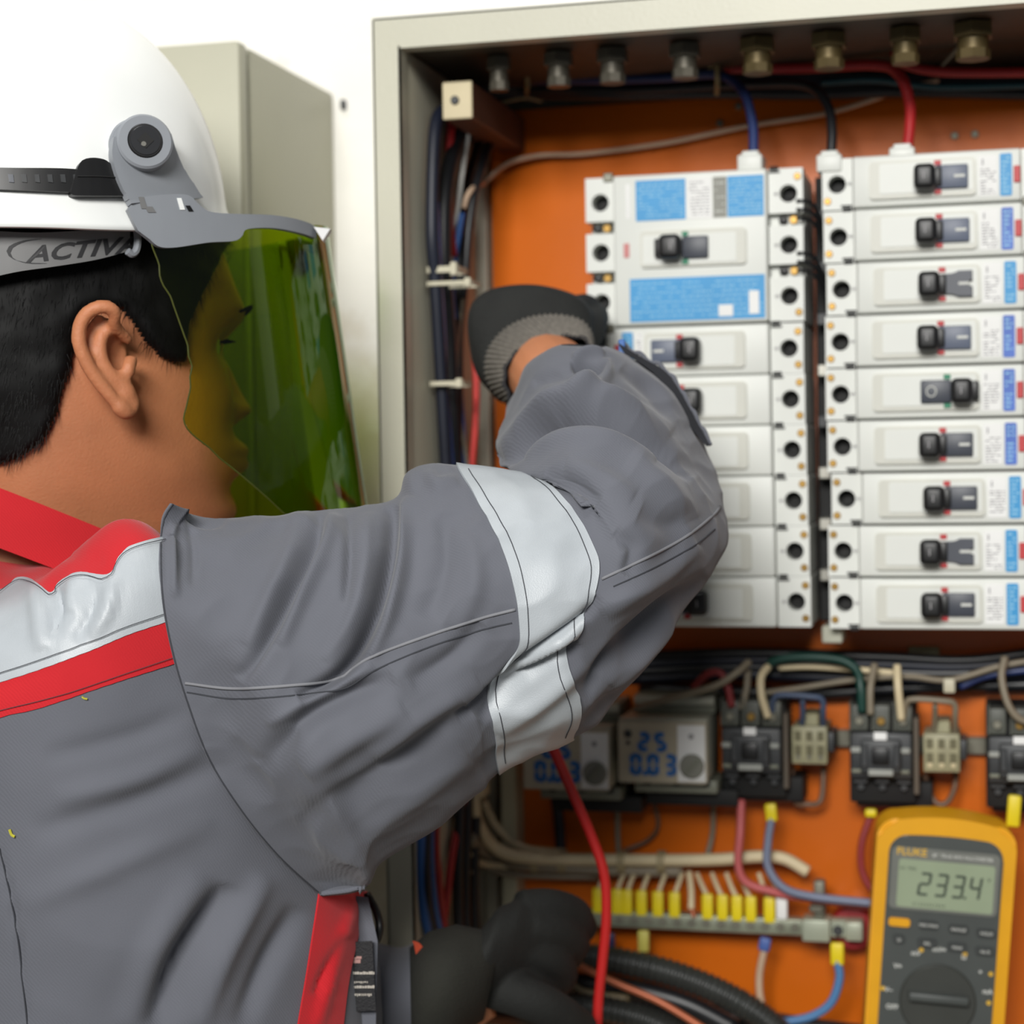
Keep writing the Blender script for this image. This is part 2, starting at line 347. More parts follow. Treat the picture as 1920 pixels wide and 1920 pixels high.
# ------------------------------------------------------------------ circuit breakers (local mm -> m; x along, z up, y into wall)
YBR = 1.311; mm = .001
def sbx(bm, x0, x1, y0, y1, z0, z1, bev=0, seg=1): bx(bm, x0*mm, x1*mm, y0*mm, y1*mm, z0*mm, z1*mm, bev*mm, seg)
def handle_knob(x0, x1, root, m=None):
    b_ = B(); sbx(b_, x0, x1, -17, -3, -8.6, 8.2, 3.6, 4); sbx(b_, x1-3 if x1 > x0 else x0, x1+4, -9, -3, -6.5, 6.5, 1.2, 2)
    h = obj('handle', b_, m or M_blk, root, 40)
    b_ = B(); seg7(b_, '1', (x0+4)*mm, -2.5*mm, 3*mm, 5*mm, .9*mm, 0, -17.25*mm, -16.9*mm); obj('rating_mark', b_, M_print, h); return h
def breaker_base(name, label, group, poles=1, term=21, col=None):
    r = thing(name, label, 'circuit breaker', group=group); H0 = 17.35; zs = [(-(poles-1)/2+i)*35 for i in range(poles)]; zl, zh = zs[0]-H0, zs[-1]+H0
    mw = col or M_white
    b_ = B(); sbx(b_, 0.4, 151.6, 24, 85, zl, zh, 1)
    for z in zs:
        if poles > 1 and z < zs[-1]:
            sbx(b_, 2, term-.5, 14, 24, z+H0-4, z+H0+4)
        lo, hi = (z-H0 if z == zs[0] else z-13.3), (z+H0 if z == zs[-1] else z+13.3)
        lo2, hi2 = (lo, hi)
        holeplate(b_, 0, (term-.6)*mm, lo2*mm, hi2*mm, 10*mm, z*mm, 6.1*mm, 6*mm, 24*mm)
        holeplate(b_, 131.2*mm, 152*mm, lo2*mm, hi2*mm, 141.5*mm, z*mm, 6.1*mm, 6*mm, 24*mm)
    body = obj('housing', b_, mw, r, 35)
    b_ = B(); sbx(b_, term, 131, 0, 24, zl+.15, zh-.15, 1.6, 3); obj('cover', b_, mw, r, 40)
    for z in zs:
        for x in (10, 141.5):
            b_ = B(); cyl(b_, (x*mm, 21*mm, z*mm), 6.05*mm, 1*mm, 'y', 24); cyl(b_, (x*mm, 20*mm, (z-1)*mm), 3.2*mm, 3*mm, 'y', 12)
            obj('terminal_screw', b_, M_blkm, r)
        b_ = B(); sbx(b_, 16.8, 20, 5.6, 6, z-.35, z+.35); sbx(b_, 18.1, 18.8, 5.6, 6, z-1.5, z+1.5)
        obj('plus_mark', b_, M_print, r)
    for x, z in ([(3.6, zh-6), (3.6, zl+6)]):
        b_ = B(); cylb(b_, (x*mm, z*mm), 2.5*mm, 4.9*mm, 6.5*mm, 16, .4*mm); sbx(b_, x-1.8, x+1.8, 4.7, 5, z-.35, z+.35); obj('screw', b_, M_brass, r)
    if poles > 1:
        for z in zs[:-1]:
            for x0 in (3, 134):
                b_ = B(); cylb(b_, ((x0+4)*mm, (z+17.5)*mm), 3*mm, 11*mm, 14*mm, 16, .5*mm); obj('screw', b_, M_brass, r)
                b_ = B(); sbx(b_, x0+8, x0+14, 9, 14, z+15, z+20, 1.5, 2); obj('clip', b_, M_blk, r)
    b_ = B(); sbx(b_, term-7.5, term-1.2, 5.2, 8, zl-1.6, zl+1.2, .5); sbx(b_, term-8.5, term-1, 5.4, 6.2, zl+1.6, zl+3); obj('notch_shade', b_, M_blkm, r)  # black box standing in for the shade in the notch between rows
    b_ = B(); sbx(b_, 132, 139, 4.6, 9, zl-3.2, zl+3.2, .8); obj('end_gap_shade', b_, M_dull, r)  # grey box standing in for the shaded gap at the load end
    return r, zl, zh
def bezel(r, x0, x1, zc=0):
    b_ = B(); prism(b_, [(a*mm, c*mm) for a, c in rrect(x0, x1, zc-12.8, zc+12.8, 3)], -2.6*mm, .5*mm, .7*mm); bz = obj('bezel', b_, M_white2, r, 40)
    b_ = B(); prism(b_, [(a*mm, c*mm) for a, c in rrect(x0+7, x1-2, zc-9.5, zc+10.8, 1.5)], -3.2*mm, -2.4*mm, .3*mm); obj('bezel_panel', b_, M_white, bz, 40)
def lines(bm, x0, x1, z0, z1, nrow, y=-.25, seed=1, h=.9, vertical=False):
    rr = random.Random(seed)
    for i in range(nrow):
        z = z1-(i+.5)*(z1-z0)/nrow; x = x0
        while x < x1-1:
            wd = rr.uniform(1.2, 4.5); e_ = min(x1, x+wd)
            if rr.random() < .8: sbx(bm, x, e_, y-.08, y, z-h/2, z+h/2)
            x = e_+rr.uniform(.6, 1.4)
def marks(r, x, m, zc=0):
    for s, nm in ((1, 0), (-1, 1)):
        b_ = B(); sbx(b_, x, x+4.6, -3.9, -2.4, zc+s*8 if s > 0 else zc-11.2, zc+11.4 if s > 0 else zc-8, .5); obj('position_mark', b_, m, r)
def onepole(label, group, variant, term=21, sh=0, blue=None, seed=3, col=None):
    r, zl, zh = breaker_base('circuit_breaker', label, group, 1, term, col)
    bezel(r, 32+sh, 102+sh)
    if variant == 'off':
        b_ = B(); sbx(b_, 64+sh, 84+sh, -6.5, -2.8, -7.6, 7.6, 1, 2); pa = obj('handle_slide', b_, M_slate2, r)
        b_ = B(); tubem(b_, [((71+sh+3.2*math.cos(a))*mm, -6.7*mm, 3.4*math.sin(a)*mm) for a in [i*2*PI/12 for i in range(13)]], .5*mm, 6, 2, False); obj('off_mark', b_, M_wprint, pa)
        handle_knob(84+sh, 98+sh, r); marks(r, 79+sh, M_green)
    else:
        b_ = B()
        if variant == 'notched':
            prism(b_, [((x+sh)*mm, z*mm) for x, z in ((76, -6.6), (84, -6.4), (88, -8.6), (97, -8.6), (97, -2), (92, -1), (92, 1), (97, 2), (97, 8.6), (88, 8.6), (84, 6.4), (76, 6.6))], -6.5*mm, -2.8*mm, .5*mm)
        else: sbx(b_, 76+sh, 97+sh, -6.5, -2.8, -7.8, 7.8, 1, 2)
        pa = obj('handle_slide', b_, M_slate2 if variant in ('notched', 'dark') else M_slate, r)
        b_ = B(); sbx(b_, 88+sh, 95+sh, -6.8, -6.4, -.9, .9); obj('on_mark', b_, M_wprint, pa)
        handle_knob(62+sh, 76+sh, r); marks(r, 75+sh, M_red)
    b_ = B(); sbx(b_, 103.6+sh, 116, -.3, .2, -13.5, 13.5, .1); lab = obj('rating_label', b_, M_paper, r)
    b_ = B(); lines(b_, 105+sh, 115, -12.5, 5, 9, -.3, seed, .8); sbx(b_, 106+sh, 107+sh, -.4, -.3, 7, 11); obj('print', b_, M_print, lab)
    b_ = B(); prism(b_, [(a*mm, c*mm) for a, c in rrect(117.5, 125.3, -14, 14, 1.2)], -.5*mm, .2*mm); bl = obj('brand_stripe', b_, blue or M_blue, r)
    b_ = B(); lines(b_, 119, 124, -12.5, 12.5, 9, -.5, seed+5, 1.0); obj('print', b_, M_printb, bl)
    b_ = B(); sbx(b_, 126.4, 130.6, -1.6, .4, -5.5, 5.5, .5); obj('trip_button', b_, M_red, r)
    return r
pr = W(1540, 345, YBR); prb = W(1548, 1132, YBR); step = (pr.z-prb.z)/8
ordn = ['topmost', 'second', 'third', 'fourth', 'fifth', 'sixth', 'seventh', 'eighth', 'bottom']
GR = 'single pole breakers of the right column'; GL = 'single pole breakers of the left column'
vs = ['on', 'on', 'notched', 'on2', 'off', 'dark', 'dark', 'notched', 'dark']
blu = [M_blue, M_blue2, M_blue, M_blue2, M_blue2, M_blue2, M_blue, M_blue, M_blue]
proto = {}
XR = [pr.x, pr.x+.0006, pr.x+.0022, pr.x+.001, pr.x+.0008, pr.x+.0016, pr.x+.004, pr.x+.0014, pr.x+.0018]
for i in range(9):
    v = vs[i]; desc = {'on': 'with slate slide', 'on2': 'with slate slide', 'notched': 'with notched slide', 'off': 'with green marks and knob pushed right', 'dark': 'with dark slide'}[v]
    lab = 'white breaker %s, %s in the right column' % (desc, ordn[i]+(' one' if i in (0, 8) else ' from top'))
    key = (v, blu[i].name)
    if key in proto: r = dup(proto[key], label=lab)
    else: r = onepole(lab, GR, v, blue=blu[i], seed=3+i); proto[key] = r
    r.location = (XR[i], YBR, pr.z-step*i)
# left column: same breakers turned round, so their outgoing end faces left
plx = W(1505, 655, YBR); bx_ = plx.x
zl4 = W(1475, 652, YBR).z
lp = onepole('white single pole breaker just above the raised sleeve, topmost single one in the left column', GL, 'on', term=23, sh=7, seed=20)
for i in range(6):
    lab = None
    if i > 0:
        lab = 'white single pole breaker half hidden by the sleeve, %s under the large three pole breaker' % ['', 'second', 'third', 'fourth', 'fifth', 'lowest'][i]
    r = lp if i == 0 else dup(lp, label=lab)
    r.location = (bx_+.0006*i, YBR, zl4-.0349*i); r.rotation_euler = (0, PI, 0)
# three pole breaker
r, zl, zh = breaker_base('three_pole_breaker', 'large three pole breaker with blue labels at the top of the left column', None, 3, 24)
bezel(r, 38, 112, 0)
b_ = B(); sbx(b_, 64, 82, -6.5, -2.8, -7.6, 7.6, 1, 2); obj('handle_slide', b_, M_slate2, r)
handle_knob(82, 97, r); marks(r, 78, M_green)
def lab3(name, x0, x1, z0, z1, m, pm, rows, seed, bev=.1):
    b_ = B(); sbx(b_, x0, x1, -.4, .2, z0, z1, bev); l_ = obj(name, b_, m, r)
    b_ = B(); lines(b_, x0+1.5, x1-1.5, z0+2, z1-2, rows, -.4, seed, .7); p_ = obj('print', b_, pm, l_); p_['kind'] = 'stuff'; return l_
# (rotated by 180 degrees about y: local x runs to the left in view, local z points down)
lab3('blue_label', 26, 51, -48, -20, M_blue, M_printb, 10, 31); lab3('grey_label', 51.5, 61, -48, -20, M_greylab, M_wprint, 5, 32)
lab3('rating_label', 62, 79, -48, -20, M_paper, M_print, 11, 33); lab3('blue_label', 80, 115, -48, -20, M_blue, M_printb, 9, 34)
l_ = lab3('instruction_label', 26, 120, 20, 50, M_blue, M_printb, 8, 35)
b_ = B(); sbx(b_, 30, 37, -.7, -.3, 31, 47, .2); sbx(b_, 48, 58, -.7, -.3, 40, 48, .2); obj('blank_field', b_, M_paper, l_)
b_ = B(); sbx(b_, 120, 124, -.5, .3, -5, 5, .3); obj('trip_button', b_, mat('faded_red', (196, 120, 118), .5), r)
b_ = B(); sbx(b_, 119, 122, -.3, .2, -46, -22); obj('side_label', b_, M_paper, r)
zt = W(1475, 457, YBR).z; r.location = (bx_+.0008, YBR, zt); r.rotation_euler = (0, PI, 0)
# lugs on top of the breaker stacks, with the feeder cables
lugs = []
for (gx, gy, who) in ((1408, 303, 'three pole breaker'), (1556, 303, 'right breaker column by its left edge'), (1692, 290, 'right breaker column near its middle')):
    q = W(gx, gy, YBR+.012); b_ = B(); bx(b_, q.x-.0085, q.x+.0085, YBR+.004, YBR+.03, q.z-.008, q.z+.004, .0015, 2); bx(b_, q.x-.006, q.x+.006, YBR+.008, YBR+.026, q.z+.003, q.z+.007, .001)
    o = wobj('cable_lug', b_, M_white, None, 35); tagt(o, 'pale lug block on top of the '+who, 'lug', 'lugs on the breaker tops'); lugs.append(q)
# busbar joints in the gap between columns, black cover
q0 = W(1526, 345, YBR); q1 = W(1540, 345, YBR)
b_ = B(); bx(b_, q0.x-.004, q1.x+.006, YBR+.05, YBR+.09, prb.z-.016, pr.z+.012, .001)
bus = wobj('busbar_cover', b_, M_blkm); tagt(bus, 'black busbar cover in the gap between the two breaker columns', 'busbar')
for i in range(8):
    z = pr.z-step*(i+.5); b_ = B()
    bx(b_, q0.x-.002, q1.x+.002, YBR+.03, YBR+.052, z-.0045, z+.0045, .001); wobj('busbar_link', b_, M_steel if i in (3, 5, 7, 6) else M_dgrey, bus)
for i, z0 in enumerate((0.5, 1.5)):
    z = pr.z-step*z0
    for k in range(3):
        b_ = B(); tubem(b_, [(q0.x-.012, YBR+.004, z+.008-.006*k), (q0.x-.002, YBR+.012, z+.006-.006*k), (q1.x-.001, YBR+.026, z-.008-.006*k), (q1.x+.001, YBR+.034, z-.02-.005*k)], .0013, 8)
        wobj('jumper_wire', b_, M_cblk, bus)
# bottom foot of the left side of right column
q = W(1560, 1190, YBR+.02); b_ = B(); bx(b_, q.x-.007, q.x+.007, YBR+.02, YBR+.05, q.z-.006, q.z+.006, .001); o = wobj('cable_lug', b_, M_ogrey); tagt(o, 'grey lug block under the right breaker column', 'lug')
# ------------------------------------------------------------------ cables inside the cabinet
# top loom
cable('thick blue feeder cable bending down into the three pole breaker', [(880, 150, 1.37), (1100, 150, 1.365), (1250, 146, 1.36), (1345, 140, 1.35), (1392, 170, 1.34), (1410, 225, 1.333), (1413, 270, 1.328), (1411, 304, 1.325)], .0034, M_cblue)
cable('thick black feeder cable bending down to the left edge of the right column', [(900, 165, 1.38), (1150, 170, 1.375), (1400, 158, 1.365), (1510, 160, 1.35), (1550, 195, 1.34), (1560, 245, 1.33), (1557, 304, 1.325)], .0034, M_cblk)
cable('thick red feeder cable bending down into the right breaker column', [(1360, 128, 1.36), (1500, 128, 1.352), (1640, 122, 1.345), (1685, 140, 1.34), (1705, 190, 1.335), (1706, 235, 1.33), (1700, 290, 1.325)], .0038, M_cred)
cable('red cable leaving to the right under the cabinet ceiling', [(1682, 60, 1.34), (1678, 100, 1.345), (1700, 122, 1.35), (1760, 134, 1.35), (1860, 136, 1.35), (1990, 134, 1.35)], .0034, M_cred)
cable('thin red tail from a ceiling gland', [(1690, 60, 1.335), (1686, 90, 1.338), (1672, 120, 1.345)], .0016, M_cred)
cable('thin cream wire hanging from the rightmost ceiling gland', [(1810, 60, 1.33), (1795, 90, 1.335), (1765, 125, 1.35)], .0014, M_cgrey)
cable('thin pale wire sweeping across the orange plate above the breakers', [(905, 345, 1.39), (950, 308, 1.395), (1010, 292, 1.40), (1100, 288, 1.402), (1250, 268, 1.402), (1400, 237, 1.402), (1560, 210, 1.40), (1700, 165, 1.39), (1760, 150, 1.385)], .0019, mat('tan_wire', (196, 168, 142), .5))
M_loom = mat('dark_blue_cable', (22, 27, 42), .5, var=.15)
topl = [(1, M_loom), (0, M_cblk), (2, M_loom), (3, M_cblk), (4, M_cblk)]
for i, (k, m_) in enumerate(topl):
    cable(['uppermost', 'second', 'third', 'fourth', 'lowest'][i]+' dark cable of the bundle tied under the cabinet ceiling', [(850+10*i, 215+12*k, 1.36), (880, 160+8*k, 1.368), (980, 140+9*k, 1.375+.002*i), (1150, 141+9*k, 1.378), (1340, 138+9*k, 1.385), (1520, 140+9*k, 1.39), (1700, 143+7*k, 1.392), (1990, 150+7*k, 1.395)], .0048, m_, group='dark cables of the ceiling bundle')
cable('teal cable in the ceiling bundle right of the black feeder', [(1540, 155, 1.372), (1640, 150, 1.372), (1760, 163, 1.375), (1990, 158, 1.378)], .0026, mat('teal_cable', (26, 74, 84), .5))
# left vertical loom
def vl(label, xs, r, m_, Y=1.34, grp=None): return cable(label, [(x, y, Y+dy) for x, y, dy in xs], r, m_, group=grp)
VG = 'cables of the upright bundle at the cabinet side'
vl('navy cable at the left edge of the upright bundle', [(838, 200, .02), (816, 240, 0), (810, 420, 0), (816, 520, 0), (822, 620, 0), (828, 720, 0), (834, 830, 0), (842, 960, 0)], .0046, M_loom, 1.335)
vl('blue cable at the left edge of the upright bundle', [(812, 380, .004), (817, 500, -.002), (825, 620, -.002), (828, 720, -.002), (838, 830, 0), (846, 960, 0)], .0044, M_cblue2, 1.333)
vl('red cable in the upper part of the upright bundle', [(848, 215, .02), (843, 270, 0), (840, 340, 0), (843, 420, .004), (850, 480, .012)], .0030, M_cred, 1.33)
vl('light blue wire beside the white tail in the upright bundle', [(866, 400, 0), (858, 450, -.004), (850, 500, -.004), (848, 560, 0), (858, 640, .002), (862, 720, .004), (868, 830, 0), (872, 960, 0)], .0024, M_cblue2, 1.33)
vl('white wire tail in the upright bundle', [(878, 250, .01), (866, 330, 0), (857, 400, 0), (846, 440, -.003), (846, 490, -.003)], .0018, M_wprint, 1.328)
vl('black cable in the middle of the upright bundle', [(870, 230, .02), (838, 330, .008), (832, 480, .008), (842, 640, .006), (848, 800, .006), (858, 960, 0)], .0054, M_cblk, 1.342)
vl('black cable leaning right at the top of the upright bundle', [(925, 250, .04), (895, 340, .01), (880, 420, 0), (872, 520, -.002), (862, 620, 0), (860, 720, .004), (858, 850, .004), (865, 960, 0)], .0034, M_cblk, 1.332)
vl('second black cable behind the leaning one', [(905, 240, .04), (880, 330, .02), (862, 430, .01), (860, 560, .012), (846, 700, .012), (852, 860, .012), (860, 960, .01)], .0034, M_cblk, 1.345)
vl('thin grey wire along the upright bundle', [(868, 560, 0), (860, 640, 0), (858, 740, .002), (870, 830, 0), (880, 900, 0)], .0013, M_cgrey, 1.326)
vl('pinkish end sleeve of the pale wire', [(905, 345, .06), (888, 352, .01), (876, 368, 0), (870, 390, 0)], .0020, mat('tan_wire', (196, 168, 142), .5), 1.328)
vl('red cable showing right of the upright bundle below the glove', [(888, 640, 0), (893, 720, 0), (891, 800, 0), (884, 880, 0), (880, 960, 0)], .0026, mat('bright_red_cable', (206, 62, 56), .45), 1.335)
# cable ties on the upright bundle
def tie(x0, x1, y, Y, label, h=.0026, m=M_tie):
    a, b2 = WC(x0, y, Y, .001), W(x1, y-2, Y); Y = a.y; b2 = W(x1, y-2, Y); b_ = B(); bx(b_, a.x, b2.x, Y-.004, Y-.0028, a.z-h/2, a.z+h/2, .0003)
    bx(b_, a.x-.001, a.x, Y-.004, Y+.02, a.z-h/2, a.z+h/2); bx(b_, a.x, b2.x, Y+.019, Y+.02, a.z-h/2, a.z+h/2); bx(b_, b2.x-.001, b2.x, Y-.004, Y+.02, a.z-h/2, a.z+h/2)
    bx(b_, b2.x-.005, b2.x-.0005, Y-.007, Y-.003, a.z-h, a.z+h, .0005)
    o = wobj('cable_tie', b_, m); tagt(o, label, 'cable tie', 'white ties round the upright bundle')
tie(806, 862, 507, 1.328, 'upper of the two close white cable ties round the upright bundle', .0045)
tie(806, 888, 533, 1.326, 'lower of the two close white cable ties round the upright bundle', .003)
tie(812, 872, 720, 1.326, 'white cable tie round the upright bundle beside the glove cuff', .0032)
for (gx, lab) in ((985, 'cream tie hanging from the ceiling bundle near the bracket'), (1342, 'cream tie round the ceiling bundle beside the blue feeder bend')):
    b_ = B(); tubem(b_, [W(gx-12, 128, 1.352), W(gx, 118, 1.345), W(gx+3, 150, 1.345), W(gx+2, 176, 1.37)], .0018, 8); tubem(b_, [W(gx+3, 130, 1.344), W(gx+6, 165, 1.346)], .0012, 8)
    o = wobj('cable_tie', b_, mat('old_tie', (150, 134, 96), .5)); tagt(o, lab, 'cable tie')
b_ = B(); tubem(b_, [W(940, 192, 1.36), W(985, 184, 1.362), W(1015, 190, 1.37)], .0011, 8); o = wobj('tie_tail', b_, mat('old_tie', (150, 134, 96), .5)); tagt(o, 'loose cream tie tail beside the brown standoff block', 'cable tie')

# lower left looms (below the raised arm)
cable('blue cable left in the lower upright bundle', [(842, 960, 1.335), (800, 1300, 1.335), (790, 1560, 1.335), (791, 1680, 1.335), (806, 1760, 1.335), (830, 1850, 1.335)], .0030, M_cblue2)
cable('second blue cable in the lower upright bundle', [(846, 960, 1.333), (815, 1300, 1.335), (806, 1560, 1.336), (812, 1680, 1.336), (828, 1760, 1.335), (860, 1850, 1.335)], .0030, M_cblue2)
cable('navy cable between the two lower blue ones', [(858, 960, 1.34), (812, 1300, 1.342), (799, 1560, 1.342), (800, 1680, 1.342), (818, 1770, 1.34), (840, 1850, 1.34)], .0036, M_loom)
cable('red wire straight down in the lower upright bundle', [(884, 880, 1.334), (840, 1200, 1.33), (818, 1540, 1.33), (822, 1640, 1.33), (832, 1730, 1.33), (850, 1830, 1.33)], .0028, M_cred)
cable('red wire slanting down left from under the sleeve', [(905, 1300, 1.30), (880, 1440, 1.31), (864, 1520, 1.318), (848, 1600, 1.322), (838, 1680, 1.328), (832, 1750, 1.33), (850, 1850, 1.33)], .0028, M_cred)
for i, dx in enumerate((0, 14, 30)):
    cable(['first', 'second', 'third'][i]+' black cable right of the red ones in the lower upright bundle', [(860+dx, 1400, 1.36), (862+dx, 1520, 1.36), (858+dx, 1640, 1.362), (862+dx, 1760, 1.362), (880+dx, 1900, 1.36)], .0042, M_cblk, group='black cables of the lower upright bundle')
# cream loom curving from the left to the neutral bar
CG = 'cream cables of the loom above the neutral bar'
cable('thick cream cable on top of the horizontal loom ending in a lug at its right', [(888, 1490, 1.372), (895, 1540, 1.37), (930, 1590, 1.372), (990, 1608, 1.376), (1150, 1612, 1.38), (1330, 1612, 1.38), (1420, 1606, 1.38), (1470, 1610, 1.38), (1515, 1635, 1.38)], .0046, M_ccream)
cable('cream cable branching high into the horizontal loom', [(905, 1500, 1.385), (930, 1550, 1.385), (980, 1590, 1.388), (1060, 1600, 1.39)], .0034, M_ccream)
cable('grey cable under the thick cream one', [(880, 1570, 1.38), (915, 1605, 1.38), (980, 1622, 1.38), (1150, 1632, 1.384), (1280, 1634, 1.386)], .0046, M_cgrey)
cable('thin grey cable entering the loom from the left', [(872, 1590, 1.378), (890, 1612, 1.376), (930, 1622, 1.378), (1050, 1630, 1.38)], .0024, M_ccream)
cable('pale cable entering the loom lowest from the left', [(868, 1645, 1.37), (885, 1632, 1.37), (905, 1622, 1.374), (960, 1640, 1.38), (1120, 1645, 1.388)], .0024, M_cgrey)
q = W(885, 1470, 1.36); b_ = B(); bx(b_, q.x-.012, q.x+.012, 1.35, 1.37, q.z-.009, q.z+.009, .003, 2); o = wobj('sleeve_block', b_, M_ccream); tagt(o, 'cream tape wrap where the loom cables leave the upright bundle', 'tape')
for i, gx in enumerate((1000, 1052, 1163, 1238)):
    a = W(gx, 1612, 1.376); b_ = B()
    for k in range(3):
        cyl(b_, (a.x-.002+.002*k, 1.383, a.z-.003), .0085, .0016, 'x', 14)
    o = wobj('cable_tie', b_, mat('old_tie2', (160, 146, 112), .6)); tagt(o, 'beige tie wrapped round the cream loom, %s from the left' % ['first', 'second', 'third', 'fourth'][i], 'cable tie')
# vertical cream duct edge
a = W(938, 1450, 1.385); b2 = W(966, 1450, 1.385); b_ = B(); bx(b_, a.x, b2.x, 1.385, YP+.01, W(950, 1900, 1.385).z, W(950, 1330, 1.385).z, .001)
o = wobj('wiring_duct', b_, mat('duct_cream', (176, 172, 146), .5)); tagt(o, 'cream upright wiring duct at the left edge of the orange plate', 'duct')

# ------------------------------------------------------------------ tangle of cables just below the breakers
def c3(label, pts, r, m_, grp=None): return cable(label, pts, r, m_, group=grp)
for i in range(4):
    c3(['topmost', 'second', 'third', 'lowest'][i]+' dark cable of the horizontal bundle below the breakers', [(1180, 1232+14*i, 1.385), (1400, 1225+13*i, 1.388), (1650, 1232+14*i, 1.39), (1820, 1238+12*i, 1.39), (1990, 1215+14*i, 1.39)], .0042, M_loom if i % 2 else M_cblk, 'dark cables of the lower horizontal bundle')
c3('dark cable of the bundle running behind the contactor tops', [(1200, 1290, 1.392), (1500, 1300, 1.395), (1700, 1290, 1.395), (1990, 1282, 1.395)], .0048, M_cblk)
c3('green cable arching over the terminal blocks into the middle contactor', [(1436, 1260, 1.365), (1450, 1240, 1.362), (1500, 1232, 1.36), (1570, 1236, 1.358), (1605, 1255, 1.355), (1614, 1290, 1.35), (1616, 1335, 1.35)], .0032, M_cgrn)
c3('cream wire looping down into the right side of the left contactor', [(1440, 1250, 1.36), (1427, 1270, 1.352), (1428, 1305, 1.348), (1440, 1345, 1.35)], .0028, M_ccream)
c3('grey wire slanting up right from the tray over the left relay', [(1190, 1330, 1.35), (1250, 1312, 1.345), (1340, 1286, 1.343), (1380, 1262, 1.345), (1405, 1240, 1.352)], .0026, M_cgrey)
c3('red wire curling behind the grey one', [(1300, 1290, 1.36), (1325, 1265, 1.355), (1350, 1262, 1.353), (1365, 1290, 1.352), (1372, 1325, 1.352)], .0028, mat('dull_red', (128, 40, 42), .5))
c3('grey wire going down behind the red curl', [(1402, 1255, 1.362), (1400, 1290, 1.358), (1390, 1330, 1.356)], .0026, M_cgrey)
c3('grey wire into the middle contactor beside the green cable', [(1640, 1245, 1.36), (1632, 1290, 1.352), (1632, 1340, 1.35)], .0026, M_cgrey)
c3('cream wire into the right terminal of the middle contactor', [(1682, 1248, 1.358), (1684, 1290, 1.35), (1690, 1350, 1.352)], .0028, M_ccream)
c3('long grey wire sloping across behind the contactors', [(1430, 1300, 1.375), (1500, 1290, 1.374), (1600, 1275, 1.374), (1700, 1268, 1.37), (1780, 1275, 1.366), (1880, 1248, 1.366), (1990, 1230, 1.366)], .0022, M_cgrey)
c3('cream wire lying along the dark bundle', [(1460, 1252, 1.37), (1520, 1250, 1.37), (1600, 1255, 1.372), (1680, 1262, 1.372)], .0022, M_ccream)
c3('grey wire dropping into the right contactor', [(1884, 1232, 1.355), (1878, 1270, 1.35), (1890, 1320, 1.346), (1915, 1350, 1.346), (1960, 1355, 1.35)], .0026, M_cgrey)
c3('blue wire in the bundle at the right frame edge', [(1800, 1288, 1.375), (1860, 1265, 1.374), (1990, 1250, 1.374)], .0026, M_cblue)
# tie knob and plate bracket
q = W(1780, 1285, 1.362); b_ = B(); bx(b_, q.x-.004, q.x+.004, 1.358, 1.37, q.z-.005, q.z+.005, .0012, 2); o = wobj('cable_tie', b_, M_tie); tagt(o, 'pale tie head hanging under the grey wire above the right terminal block', 'cable tie')
q = W(1732, 1242, 1.40); b_ = B(); bx(b_, q.x-.011, q.x+.011, 1.402, YP, q.z-.011, q.z+.011, .001); cylb(b_, (q.x, q.z), .0035, 1.399, 1.402, 12, .0006); o = wobj('mounting_bracket', b_, M_tblock); tagt(o, 'small square bracket screwed to the plate below the right breakers', 'bracket')

